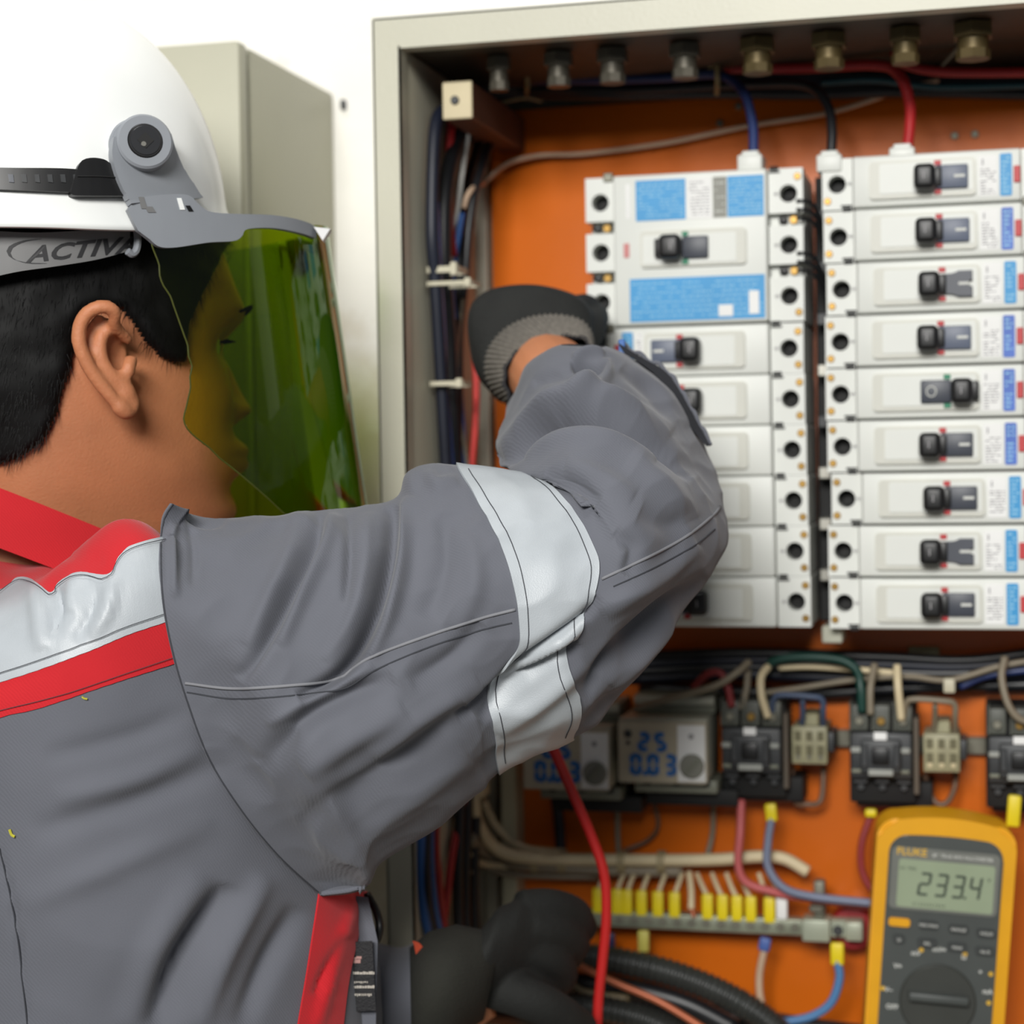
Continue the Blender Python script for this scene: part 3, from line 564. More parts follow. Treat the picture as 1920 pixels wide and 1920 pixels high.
# ------------------------------------------------------------------ overload relays with printed digits
def relay(label, px0, py0, full=True):
    Y = 1.335; o0 = W(px0, py0, Y); r = thing('panel_relay', label, 'relay', (o0.x, Y, o0.z), group='relays with blue digits')
    b_ = B(); sbx(b_, 0, 64, 3, 60, -42, 2, 1.2, 2); obj('housing', b_, M_ogrey, r)
    b_ = B(); prism(b_, [(a*mm, c*mm) for a, c in rrect(0, 64, -44, 0, 1.5)], 0, 3.5*mm, .6*mm); fp = obj('front_plate', b_, mat('relay_face', (178, 168, 146), .5, var=.06), r)
    b_ = B(); sbx(b_, 43, 63, -.6, .1, -42.5, -2, .3); obj('dial_panel', b_, M_paper, fp)
    b_ = B(); cylb(b_, (53.5*mm, -31*mm), 8.8*mm, -3*mm, 0, 28, .8*mm); dl = obj('dial', b_, mat('dial_grey', (128, 128, 118), .5), r)
    b_ = B()
    prism(b_, [((53.5+a)*mm, (-31+c)*mm) for a, c in ((-6, -4.5), (-4, -6), (6, 4.5), (4, 6))], -5*mm, -2.8*mm, .3*mm); obj('dial_pointer', b_, M_ogrey2, dl)
    b_ = B(); cylb(b_, (7.5*mm, -9*mm), 2.8*mm, -1.2*mm, 0, 16, .3*mm); cylb(b_, (7.5*mm, -15.5*mm), 1.5*mm, -.6*mm, 0, 12); obj('reset_button', b_, M_dgrey, r)
    b_ = B(); cylb(b_, (53*mm, -10*mm), 2*mm, -.9*mm, -.5*mm, 12); obj('indicator', b_, M_print, r)
    b_ = B(); seg7(b_, '25', 14.5*mm, -21.5*mm, 8.8*mm, 14*mm, 3.3*mm, 3.2*mm, -.6*mm, 0); seg7(b_, '0.03', 8.5*mm, -38.5*mm, 8.8*mm, 15.6*mm, 3.3*mm, 3.6*mm, -.6*mm, 0)
    obj('digits', b_, mat('digit_blue', (22, 104, 178), .5), r)
    b_ = B(); sbx(b_, 9, 69, 14, 60, -53, -44, 1, 2)
    obj('terminal_strip', b_, M_ogrey2, r)
    for x in (18, 40, 61):
        b_ = B(); sbx(b_, x-3, x+3, 13, 18, -48, -44.2, 1, 2); obj('terminal_slot', b_, M_blkm, r)
    b_ = B(); sbx(b_, 7, 66, 30, 74, 2, 16, 1.5, 2); obj('top_housing', b_, M_ogrey2, r)
    b_ = B(); sbx(b_, 7, 66, 26, 31, 9, 15, 1, 2); obj('top_rail', b_, M_ogrey, r)
    b_ = B(); cyl(b_, (11*mm, 29*mm, 8*mm), 3.3*mm, 4*mm, 'y', 18); obj('top_terminal', b_, M_blkm, r)
    b_ = B(); sbx(b_, 15, 82, 26, 72, -64, -52, 1.2, 2); obj('base', b_, M_blkm, r)
    return r
relay('relay with large blue digits and dial, wholly visible left of the contactors', 1158, 1352)
relay('relay with blue digits half hidden under the reflective sleeve band', 980, 1366)

# ------------------------------------------------------------------ contactors
def contactor(label, px, py):
    Y = 1.345; q = W(px, py, Y); r = thing('contactor', label, 'contactor', (q.x, Y, q.z), group='black contactors in a row')
    b_ = B(); sbx(b_, -23, 23, 22, 64, -74, -2, 1.5, 2); sbx(b_, -19, 34, 30, 64, -78, -60, 1, 2); obj('base', b_, M_blkm, r)
    b_ = B(); sbx(b_, -21, 21, 6, 30, -54, -22, 1.5, 2); sbx(b_, -14, 14, 0, 8, -50, -26, 2, 2); obj('housing', b_, M_dgrey, r)
    for x in (-15, 0, 15):
        b_ = B(); sbx(b_, x-6, x+6, 10, 34, -21, -3, 1, 2); sbx(b_, x-6.6, x-5.2, 7, 24, -21, 0, .4); obj('terminal', b_, mat('contactor_grey', (84, 86, 78), .5, var=.2, scale=90), r)
        b_ = B(); cylb(b_, (x*mm, -14*mm), 3*mm, 7.5*mm, 11*mm, 14, .5*mm); obj('terminal_screw', b_, M_dull if x else M_brass, r)
        b_ = B(); cylb(b_, (x*mm, -62*mm), 2.6*mm, 17*mm, 24*mm, 14, .5*mm); obj('terminal_screw', b_, M_dgrey, r)
        b_ = B(); sbx(b_, x-5, x+5, 14, 24, -59, -55, .6); obj('arc_cover', b_, M_dgrey, r)
    b_ = B(); sbx(b_, -4.5, 4.5, -.6, .2, -26, -20.5, .3); obj('marking_tag', b_, M_paper, r, label='white marking tag')
    b_ = B(); sbx(b_, -8.5, 8.5, -.8, 2, -51, -46.5, .4); obj('name_plate', b_, mat('tag_grey', (150, 152, 146), .5), r, label='pale strip')
    for x in (-17, 16):
        b_ = B(); sbx(b_, x-4, x+4, 4, 8, -36, -32, .8); obj('side_tag', b_, mat('tag_grey', (150, 152, 146), .5), r)
        b_ = B(); sbx(b_, x-3.4, x+3.4, 4, 8, -50, -47.5, .6); obj('side_tag', b_, M_ogrey2, r)
    b_ = B(); sbx(b_, -6, 6, -3, 1, -43, -31, 1.5, 2); obj('plunger', b_, M_blk, r)
    for x in (-11, 11):
        b_ = B(); sbx(b_, x-2.2, x+2.2, -1.5, 1, -45, -29, .8); obj('rib', b_, M_dgrey, r)
    b_ = B(); sbx(b_, 22, 25.5, 14, 40, -66, -12, .5); obj('side_plate', b_, mat('side_plate', (88, 78, 66), .6), r)
    return r
contactor('black contactor left of the row, beside the relay with blue digits', 1405, 1310)
contactor('black contactor in the middle, above the yellow multimeter', 1650, 1318)
contactor('black contactor cut off by the right frame edge', 1912, 1325)
for (px, py, who, m_, loop) in ((1517, 1362, 'right of the left contactor with blue wires', mat('slate_wire', (70, 84, 110), .5), 0), (1765, 1376, 'right of the middle contactor with cream wires', M_cgrey, 1)):
    Y = 1.36; q = W(px, py, Y); r = thing('terminal_block', 'small beige terminal block '+who, 'terminal block', (q.x, Y, q.z))
    b_ = B(); sbx(b_, -12.5, 12.5, 0, 40, -27, 0, 1, 2); sbx(b_, -6, 6, 8, 40, -1, 8, 1); obj('block', b_, M_tblock, r)
    for x in (-8, 0, 8):
        for z in (-7, -17):
            b_ = B(); sbx(b_, x-2.3, x+2.3, -.4, .5, z-3.4, z+3.4, .3); obj('slot', b_, mat('slot_dark', (96, 92, 66), .6), r)
        b_ = B(); cylb(b_, (x*mm, -22*mm), 1.7*mm, -1*mm, 0, 12, .3*mm); obj('screw', b_, M_bcream if loop else M_dull, r)
    b_ = B(); sbx(b_, 12, 17, 6, 40, -19, -5, 1, 2); obj('end_clip', b_, M_dgrey, r)
    b_ = B(); sbx(b_, -26, 30, 40, 48, -20, -8, .5); obj('rail', b_, M_dull, r)
    s = px
    cable('wire hoop over the terminal block '+who, [(s-70, 1342+loop*10, 1.358), (s-66, 1312+loop*8, 1.352), (s-52, 1303+loop*8, 1.35), (s, 1306+loop*8, 1.35), (s+24, 1312+loop*8, 1.352), (s+26, 1340+loop*6, 1.356), (s+26, 1376+loop*12, 1.37)], .0022, m_)
    cable('short upright wire feeding the terminal block '+who, [(s-12, 1312+loop*10, 1.354), (s-12, 1345, 1.36), (s-16, 1374+loop*14, 1.372)], .0020, m_)
    if loop: pts = [(s-30, 1450, 1.39), (s-26, 1475, 1.385), (s-10, 1505, 1.38), (s+10, 1505, 1.38), (s+24, 1480, 1.385), (s+28, 1450, 1.39)]
    else: pts = [(s-32, 1438, 1.39), (s-28, 1500, 1.385), (s-5, 1508, 1.382), (s+22, 1500, 1.385), (s+28, 1438, 1.39)]
    cable('wire loop hanging below the terminal block '+who, pts, .0022, mat('loop_brown', (110, 82, 62), .5))

# ------------------------------------------------------------------ wires below contactors and relays
def sleeve(px, py, Y, h, label, m_=None, tilt=0, w=.0042):
    q = W(px, py, Y); b_ = B(); bx(b_, -w, w, -.003, .003, -h/2, h/2, .0018, 2); bmesh.ops.rotate(b_, verts=b_.verts, cent=(0, 0, 0), matrix=Matrix.Rotation(tilt, 3, 'Y')); bmesh.ops.translate(b_, verts=b_.verts, vec=q)
    o = wobj('wire_sleeve', b_, m_ or M_yel); tagt(o, label, 'wire sleeve'); return o
c3('pink wire dropping from the left contactor and bending right', [(1390, 1500, 1.37), (1388, 1560, 1.362), (1384, 1620, 1.36), (1400, 1655, 1.36), (1450, 1672, 1.362), (1500, 1682, 1.366), (1640, 1700, 1.37)], .0030, M_cpink)
sleeve(1446, 1523, 1.362, .013, 'yellow sleeve on the pale blue wire under the left contactor', tilt=-.1)
c3('pale blue wire dropping from the left contactor and bending right', [(1447, 1530, 1.362), (1440, 1580, 1.36), (1440, 1625, 1.358), (1470, 1665, 1.356), (1530, 1682, 1.358), (1640, 1694, 1.36), (1700, 1705, 1.37)], .0030, M_csky)
sleeve(1633, 1524, 1.366, .006, 'short yellow sleeve on the dark red wire under the middle contactor')
sleeve(1692, 1532, 1.366, .008, 'yellow sleeve under the middle contactor, just above the multimeter', mat('amber_sleeve', (222, 160, 30), .5))
c3('dark red wire bowing down from the middle contactor behind the multimeter', [(1633, 1528, 1.37), (1616, 1580, 1.368), (1616, 1630, 1.368), (1634, 1668, 1.368), (1660, 1690, 1.37)], .0026, mat('maroon_wire', (140, 48, 48), .5))
sleeve(1901, 1520, 1.35, .022, 'long yellow sleeve under the right contactor at the frame edge', tilt=.08, w=.0046)
c3('dark blue wire down from the relay under the sleeve', [(1040, 1480, 1.40), (1048, 1540, 1.402), (1052, 1600, 1.398)], .0042, M_loom)
c3('grey wire down between the two relays to the loom', [(1158, 1500, 1.395), (1158, 1560, 1.398), (1160, 1605, 1.392)], .0022, M_cgrey)
c3('thin brown wire curving left into the loom from the right relay', [(1222, 1490, 1.398), (1234, 1545, 1.40), (1215, 1575, 1.402), (1170, 1595, 1.398)], .0018, mat('loop_brown', (110, 82, 62), .5))
c3('grey wire down from the right end of the right relay', [(1338, 1500, 1.398), (1336, 1560, 1.402), (1326, 1605, 1.398)], .0022, M_cgrey)

# ------------------------------------------------------------------ neutral bar with sleeved wires
Yb = 1.37; a = W(1095, 1716, Yb); b2 = W(1505, 1745, Yb); ang = 0
zb = (a.z+b2.z)/2
nb = thing('neutral_bar', 'long grey metal terminal bar fed by yellow sleeved wires', 'terminal bar', (a.x, Yb, zb))
L_ = b2.x-a.x
b_ = B(); bx(b_, 0, L_, 0, .012, -.006, .0055, .0012, 2); bar = obj('bar', b_, mat('bar_grey', (136, 140, 122), .42, .3, var=.15, scale=60), nb)
for i in range(15):
    x = L_*(i+.5)/15; b_ = B(); cylb(b_, (x, 0), .0030, -.0012, .001, 14, .0004); bx(b_, x-.0022, x+.0022, -.0016, -.001, -.0004, .0004); obj('screw', b_, M_dull, nb)
b_ = B(); bx(b_, L_, L_+.020, -.006, .014, -.0085, .0075, .0015, 2); bx(b_, L_+.030, L_+.043, -.004, .014, -.0075, .0065, .002, 2); bx(b_, L_+.018, L_+.032, .002, .014, -.0065, .006, .001); obj('end_clamp', b_, mat('clamp_grey', (160, 166, 148), .45, .2), nb)
b_ = B(); cylb(b_, (L_+.025, -.001), .0036, -.001, .003, 14, .0006); obj('clamp_screw', b_, M_dgrey, nb)
b_ = B(); bx(b_, L_+.008, L_+.016, .0, .012, .0075, .034, .0015, 2); bx(b_, L_+.005, L_+.015, -.003, .008, .012, .017, .001); obj('upright_lug', b_, M_dull, nb)
q = W(1600, 1735, 1.395); b_ = B(); cylb(b_, (q.x, q.z), .016, 1.385, YP, 28, .002); o = wobj('red_insulator', b_, mat('insulator_red', (150, 34, 40), .4), None, 40); tagt(o, 'round red insulator behind the right end of the terminal bar', 'insulator')
ysl = [1122, 1157, 1176, 1203, 1234, 1265, 1327, 1355, 1382, 1408, 1443]
SG = 'yellow sleeved wires on the terminal bar'
for i, gx in enumerate(ysl):
    yy = 1688+((gx-1122)*.055); top = 1640
    who = ['leftmost', 'second from the left', 'third from the left', 'fourth from the left', 'fifth from the left', 'sixth from the left', 'first right of the bare tipped wire', 'second right of the bare tipped wire', 'third right of the bare tipped wire', 'fourth right of the bare tipped wire', 'rightmost, beside the white sleeve'][i]
    r = thing('sleeved_wire', 'yellow sleeved wire on the terminal bar, '+who, 'wire', W(gx, yy, 1.372), group=SG)
    rl = Vector(r.location); b_ = B(); bx(b_, -.0042, .0042, -.003, .003, -.0095, .0095, .0018, 2); obj('sleeve', b_, M_yel, r)
    tx = gx+(-20 if gx > 1300 else 14); b_ = B(); tubem(b_, [W(gx, yy-18, 1.372)-rl, W(gx+(tx-gx)*.5, yy-38, 1.376)-rl, W(tx, 1638, 1.384)-rl], .0018, 8); obj('wire', b_, M_ccream, r)
    b_ = B(); bx(b_, -.003, .003, -.0008, .0008, -.016, -.009, .0003); obj('ferrule', b_, M_dull, r)
c3('cream wire with a bare copper tip on the terminal bar', [(1292, 1635, 1.384), (1296, 1670, 1.376), (1296, 1705, 1.37)], .0024, M_ccream)
c3('bare copper tip of the cream wire', [(1296, 1703, 1.37), (1302, 1720, 1.368)], .0016, M_cop)
sleeve(1466, 1700, 1.37, .018, 'white sleeve beside the rightmost yellow one on the terminal bar', M_paper)
c3('cream wire running up from the white sleeve', [(1466, 1690, 1.37), (1455, 1660, 1.372), (1440, 1635, 1.38)], .0022, M_ccream)
sleeve(1207, 1764, 1.372, .016, 'pale yellow sleeve hanging under the terminal bar', mat('pale_yellow', (206, 196, 96), .5))
sleeve(1146, 1765, 1.37, .013, 'dark blue sleeve hanging under the left part of the terminal bar', M_cblue, w=.0028)
sleeve(1434, 1770, 1.37, .010, 'blue sleeve under the right part of the terminal bar', mat('sleeve_blue', (70, 96, 160), .5), tilt=.2)
c3('cream wire looping down from the blue sleeve to the frame bottom', [(1434, 1775, 1.372), (1424, 1830, 1.374), (1428, 1880, 1.374), (1450, 1915, 1.372), (1490, 1935, 1.37)], .0027, mat('tan_wire', (196, 168, 142), .5))
sleeve(1570, 1788, 1.362, .016, 'yellow sleeve hanging from the end clamp of the terminal bar', w=.0048)
c3('blue wire curving down left from the end clamp', [(1570, 1800, 1.362), (1574, 1835, 1.362), (1558, 1880, 1.362), (1520, 1906, 1.362), (1460, 1918, 1.362)], .0032, mat('mid_blue_wire', (78, 124, 172), .45))

# ------------------------------------------------------------------ conduits at the bottom
def conduit(label, pts, r, m_):
    b_ = B(); q = [W(*p) for p in pts]; s = crom(q, 26); L = sum((s[i+1]-s[i]).length for i in range(len(s)-1)); tot = len(s)-1
    nr = int(L/.0042)
    tubem(b_, q, r, n=18, k=int(nr*4/(len(q)-1)), rf=lambda t: r*(1+.07*(1 if (t*nr) % 1 < .5 else -1)))
    o = wobj('conduit', b_, m_, None, 60); tagt(o, label, 'conduit'); return o
M_cond = mat('conduit_black', (46, 48, 46), .35, var=.15, scale=50)
conduit('upper black ribbed conduit curving down right along the cabinet bottom', [(1060, 1790, 1.345), (1150, 1800, 1.345), (1260, 1825, 1.345), (1360, 1865, 1.345), (1440, 1915, 1.345), (1480, 1960, 1.345)], .0092, M_cond)
conduit('lower black ribbed conduit under the copper wire', [(1040, 1885, 1.33), (1120, 1890, 1.33), (1220, 1915, 1.33), (1300, 1960, 1.33)], .009, M_cond)
cable('smooth black cable between the two ribbed conduits', [(1050, 1840, 1.35), (1160, 1850, 1.35), (1280, 1880, 1.35), (1380, 1930, 1.35)], .0075, M_cblk)
cable('black cable lying below the lowest conduit', [(1000, 1870, 1.36), (1100, 1865, 1.36), (1220, 1880, 1.36), (1320, 1920, 1.36), (1400, 1960, 1.36)], .006, M_cblk)
cable('copper coloured wire running down right over the conduits', [(1030, 1775, 1.325), (1085, 1810, 1.322), (1160, 1845, 1.32), (1240, 1880, 1.32), (1330, 1935, 1.32)], .0026, M_cop)
cable('cream cable peeping out between the conduits', [(1070, 1845, 1.34), (1100, 1862, 1.34), (1180, 1872, 1.342)], .003, mat('drab_cream', (120, 106, 78), .5))
for i in range(3):
    cable(['upper', 'middle', 'lower'][i]+' dark cable in the shade at the cabinet bottom', [(880, 1830+35*i, 1.37), (1000, 1835+38*i, 1.372), (1200, 1875+40*i, 1.376), (1500, 1925+30*i, 1.376), (1700, 1950+20*i, 1.376)], .0075, M_cblk, group='dark cables at the cabinet bottom')

# ------------------------------------------------------------------ red test lead in front of the panel
cable('bright red test lead hanging in front of the relay and terminal bar', [(1020, 1370, 1.20), (1040, 1410, 1.20), (1075, 1490, 1.205), (1110, 1570, 1.21), (1133, 1640, 1.212), (1137, 1720, 1.214), (1130, 1800, 1.215), (1122, 1880, 1.215), (1118, 1990, 1.215)], .0034, mat('lead_red', (186, 34, 32), .4), name='test_lead', cat='test lead')
bpy.data.objects['test_lead'].name = 'test_lead'

# ------------------------------------------------------------------ multimeter
YM = 1.318; q = W(1778, 1532, YM)
mt = thing('multimeter', 'yellow and dark grey digital multimeter hung before the orange plate', 'multimeter', q, (math.radians(2), math.radians(4.3), math.radians(6)))
def mp(poly): return [(a*mm, c*mm) for a, c in poly]
def meter_outline(w, top, rc, dz=0, bulge=3.5, wb=None):
    wb = wb or w; out = []
    for i in range(13):
        t = i/12; x = -(w-rc)+2*(w-rc)*t; out.append((x, top+bulge*(1-(2*t-1)**2)))
    for i in range(1, 6):
        a_ = PI/2*(1-i/6); out.append((w-rc+rc*math.cos(a_), top-rc+rc*math.sin(a_)))
    out += [(w, top-rc), (wb, -205+rc)]
    for i in range(1, 6):
        a_ = -PI/2*i/6; out.append((wb-rc+rc*math.cos(a_), -205+rc+rc*math.sin(a_)))
    out += [(-wb+rc, -205)]
    for i in range(1, 6):
        a_ = -PI/2-PI/2*i/6; out.append((-wb+rc+rc*math.cos(a_), -205+rc+rc*math.sin(a_)))
    out += [(-w, top-rc)]
    for i in range(1, 6):
        a_ = PI-PI/2*i/6; out.append((-w+rc+rc*math.cos(a_), top-rc+rc*math.sin(a_)))
    return out
b_ = B(); prism(b_, mp(meter_outline(46.5, -4, 14)), -2*mm, 34*mm, 3*mm); obj('holster', b_, M_myel, mt, 40, 'yellow rubber holster')
b_ = B(); prism(b_, mp(meter_outline(38, -14, 13, bulge=1)), -4*mm, 2*mm, 1.2*mm); obj('front_panel', b_, M_meter, mt, 40)
b_ = B(); prism(b_, mp(rrect(-36, 36, -65, -22, 4)), -5*mm, -3.5*mm, .5*mm); sf = obj('screen_frame', b_, mat('screen_frame', (112, 114, 108), .4), mt, 40)
b_ = B(); prism(b_, mp(rrect(-31, 33, -63, -30, 2)), -5.5*mm, -4.6*mm, .2*mm); lcd = obj('screen', b_, M_lcd, mt, 40)
b_ = B(); seg7(b_, '233.4', -18*mm, -54*mm, 8*mm, 16*mm, 1.7*mm, 3.2*mm, -5.7*mm, -5.4*mm, .12); obj('screen_digits', b_, M_ink, lcd)
b_ = B(); text_bm(b_, 'FLUKE', 7.2*mm, -33*mm, -27.2*mm, -5.1*mm, bold=.0001); obj('brand_print', b_, M_yprint, sf)
b_ = B(); text_bm(b_, '87  TRUE RMS MULTIMETER', 3.3*mm, -9*mm, -27*mm, -5.1*mm); obj('model_print', b_, M_wprint, sf)
b_ = B(); text_bm(b_, 'AC  TRIG', 2.6*mm, -30*mm, -37*mm, -5.6*mm); text_bm(b_, 'V', 4*mm, 28*mm, -41*mm, -5.6*mm); text_bm(b_, '0 1 2 3 4 5 6 7 8 9 0', 2.6*mm, -20*mm, -61*mm, -5.6*mm); obj('screen_symbols', b_, M_ink, lcd)
for i, (x, z, w_, m_, tx) in enumerate([(-28, -74, 7.2, M_myel, ''), (-8.5, -74, 6.5, M_meter, 'MIN MAX'), (11.5, -75, 6.5, M_meter, 'RANGE'), (30, -76, 6.5, M_meter, 'HOLD'),
                                        (-27.5, -85.5, 4, M_meter, ')))'), (-8.5, -86.5, 6.5, M_meter, 'REL'), (11.5, -87.5, 6.5, M_meter, 'PEAK'), (30, -88.5, 6.5, M_meter, 'Hz %')]):
    b_ = B(); prism(b_, mp(rrect(x-w_, x+w_, z-2.9, z+2.9, 2)), -6.4*mm, -3.5*mm, .6*mm); bt = obj('button', b_, m_ if m_ is M_myel else mat('button_grey', (58, 61, 60), .5), mt, 40, 'amber button' if m_ is M_myel else None)
    if tx: b_ = B(); text_bm(b_, tx, 3*mm, x*mm, (z-1)*mm, -6.6*mm, align='CENTER'); obj('print', b_, M_wprint, bt)
b_ = B(); cylb(b_, (1*mm, -126*mm), 25.5*mm, -7*mm, -3.5*mm, 48, 1*mm); ds = obj('dial_base', b_, mat('dial_dark', (56, 58, 54), .5), mt, 40)
b_ = B(); sbx(b_, -19, 21, -15, -6, -125, -119, 1.6, 2); obj('selector_knob', b_, M_meter, mt, 40)
b_ = B()
for ang_, tx in ((205, 'OFF'), (182, 'V~'), (148, 'V='), (120, 'mV'), (92, 'mV='), (62, '\u03a9'), (35, '+'), (8, 'mA')):
    a_ = math.radians(ang_); text_bm(b_, tx, 4.6*mm, (1+33*math.cos(a_))*mm, (-122+30*math.sin(a_))*mm, -4.15*mm, align='CENTER', bold=.0001)
obj('dial_print', b_, M_wprint, mt)
for x, z in ((-36, -121), (-12, -92), (17, -92), (40, -104), (40, -124)):
    b_ = B(); cylb(b_, (min(x, 35)*mm, z*mm), 1.6*mm, -4.3*mm, -4*mm, 10); obj('amber_print', b_, M_yprint, mt)
b_ = B(); text_bm(b_, 'A', 4*mm, -30*mm, -178*mm, -4.2*mm); text_bm(b_, 'mA \u00b5A', 4*mm, -12*mm, -181*mm, -4.2*mm); text_bm(b_, 'COM', 4*mm, 8*mm, -183*mm, -4.2*mm); text_bm(b_, 'V \u03a9', 4*mm, 25*mm, -185*mm, -4.2*mm); obj('jack_print', b_, M_wprint, mt)
for i, x in enumerate((-27, -9, 11, 28)):
    b_ = B(); cylb(b_, (x*mm, -193*mm), 6*mm, -5.5*mm, -3.5*mm, 24, .8*mm); obj('jack', b_, M_red if i in (0, 3) else M_blk, mt, 40)
b_ = B(); cylb(b_, (26*mm, -3*mm), 0.1*mm, 0, 0.1*mm, 6); b_.free()
# ------------------------------------------------------------------ person: frames and tools
RX = (CM @ Vector((1, 0, 0))); RX.z = 0; RX.normalize(); FW = Vector((-RX.y, RX.x, 0)); UZ = Vector((0, 0, 1))
HA = math.radians(28)
HF = RX*math.cos(HA)+FW*math.sin(HA); HR = RX*math.sin(HA)-FW*math.cos(HA)
H0 = P(120, 690, 1.15)
def HL(f, r, u): return H0+HF*(f*mm)+HR*(r*mm)+UZ*(u*mm)
def tab(T, u):                                             # linear table lookup
    ks = [t[0] for t in T]
    if u >= ks[0]: return T[0][1:]
    for i in range(len(T)-1):
        a, b = T[i], T[i+1]
        if u >= b[0]:
            h = a[0]-b[0]; t = (a[0]-u)/h; p_, q_ = T[max(i-1, 0)], T[min(i+2, len(T)-1)]; out = []
            for k in range(1, len(a)):                      # smooth Hermite through unevenly spaced rows
                m0 = (b[k]-p_[k])/max(1e-6, p_[0]-b[0])*h if i else (b[k]-a[k]); m1 = (q_[k]-a[k])/max(1e-6, a[0]-q_[0])*h
                out.append((2*t**3-3*t*t+1)*a[k]+(t**3-2*t*t+t)*m0+(-2*t**3+3*t*t)*b[k]+(t**3-t*t)*m1)
            return tuple(out)
    return T[-1][1:]
def polyres(pts, n):                                       # smooth resample of an image-space polyline
    s = crom([Vector((a, b, 0)) for a, b in pts], 10); L = [0]
    for a, b in zip(s, s[1:]): L.append(L[-1]+(b-a).length)
    out = []; j = 0
    for i in range(n):
        t = L[-1]*i/(n-1)
        while j < len(L)-2 and L[j+1] < t: j += 1
        k = (t-L[j])/max(1e-9, L[j+1]-L[j]); q = s[j].lerp(s[j+1], min(1, k)); out.append((q.x, q.y))
    return out
def bvh_of(V, Fc): return BVHTree.FromPolygons([tuple(v) for v in V], Fc)
def hitter(bvh, off, dguess=1.05):
    def h(px, py, extra=0):
        d = ray(px, py); q = bvh.ray_cast(CAMP, d)
        if q[0] is None: q = bvh.find_nearest(P(px, py, dguess))
        n = q[1]
        if n.dot(d) > 0: n = -n
        return q[0]+n*(off+extra)
    return h
def patch(name, top, bot, hit, m, parent, nu=60, nv=10, thick=.0012, smooth=60, label=None, mirror=False, mb=None, far=False):
    A, C = polyres(top, nu), polyres(bot, nu); bm = mb or B(); grids = []
    for s in (0, -thick):
        grids.append([[bm.verts.new(hit(A[i][0]+(C[i][0]-A[i][0])*j/(nv-1), A[i][1]+(C[i][1]-A[i][1])*j/(nv-1), s)) for j in range(nv)] for i in range(nu)])
    def skin(g, k):
        for i in range(nu-1):
            for j in range(nv-1): bm.faces.new((g[k][i][j], g[k][i+1][j], g[k][i+1][j+1], g[k][i][j+1]))
    def border(a, b):
        def q(i, j, i2, j2): bm.faces.new((a[i][j], a[i2][j2], b[i2][j2], b[i][j]))
        for i in range(nu-1): q(i, 0, i+1, 0); q(i, nv-1, i+1, nv-1)
        for j in range(nv-1): q(0, j, 0, j+1); q(nu-1, j, nu-1, j+1)
    if far:                                                # the same piece on the far side of the head
        for v in bm.verts: v.co -= HR*(2*(v.co-H0).dot(HR))
    if mirror: patch(name, top, bot, hit, m, parent, nu, nv, thick, smooth, label, False, None, True)
    skin(grids, 0); skin(grids, 1); border(grids[0], grids[1])
    if mb: return None
    return wobj(name, bm, m, parent, smooth, label)
def line_on(pts, hit, r, bm=None, n=5, k=6):
    s = polyres(pts, max(6, int(sum(math.dist(a, b) for a, b in zip(pts, pts[1:]))/14))); bm = bm or B()
    tubem(bm, [hit(*q) for q in s], r, n, 2); return bm
def remesh(name, bm, m, parent, vox, smooth_it=2, label=None):
    me = bpy.data.meshes.new('tmp'); bmesh.ops.recalc_face_normals(bm, faces=bm.faces); bm.to_mesh(me); bm.free()
    o = bpy.data.objects.new('tmp', me); COL.objects.link(o)
    md = o.modifiers.new('r', 'REMESH'); md.mode = 'VOXEL'; md.voxel_size = vox
    if smooth_it: s = o.modifiers.new('s', 'SMOOTH'); s.iterations = smooth_it; s.factor = .5
    dg = bpy.context.evaluated_depsgraph_get(); dg.update()
    m2 = bpy.data.meshes.new_from_object(o.evaluated_get(dg)); bpy.data.objects.remove(o); bpy.data.meshes.remove(me)
    b2 = B(); b2.from_mesh(m2); bpy.data.meshes.remove(m2)
    return wobj(name, b2, m, parent, 180, label)
def ringloft(bm, rings, closed_ends=True):
    rows = [[bm.verts.new(p) for p in r] for r in rings]; n = len(rows[0])
    for a, b in zip(rows, rows[1:]):
        for j in range(n): bm.faces.new((a[j], a[(j+1) % n], b[(j+1) % n], b[j]))
    if closed_ends: bm.faces.new(rows[0]); bm.faces.new(list(reversed(rows[-1])))
def ball(bm, c, r, sc=(1, 1, 1), frame=None, seg=20):
    fr = frame or (HF, HR, UZ); r0 = bmesh.ops.create_uvsphere(bm, u_segments=seg, v_segments=seg//2, radius=1)
    for v in r0['verts']:
        a = v.co.copy(); v.co = Vector(c)+fr[0]*(a.x*r*sc[0])+fr[1]*(a.y*r*sc[1])+fr[2]*(a.z*r*sc[2])
def noise3(V, s, seed=0):                                   # cheap smooth value noise, vectorised
    r = np.random.RandomState(seed); out = np.zeros(len(V))
    for k in range(10):
        d = r.normal(size=3); d /= np.linalg.norm(d); f = s*r.uniform(.6, 1.6); out += np.sin(V@d*f*2*PI+r.uniform(0, 6.28))
    return out/4
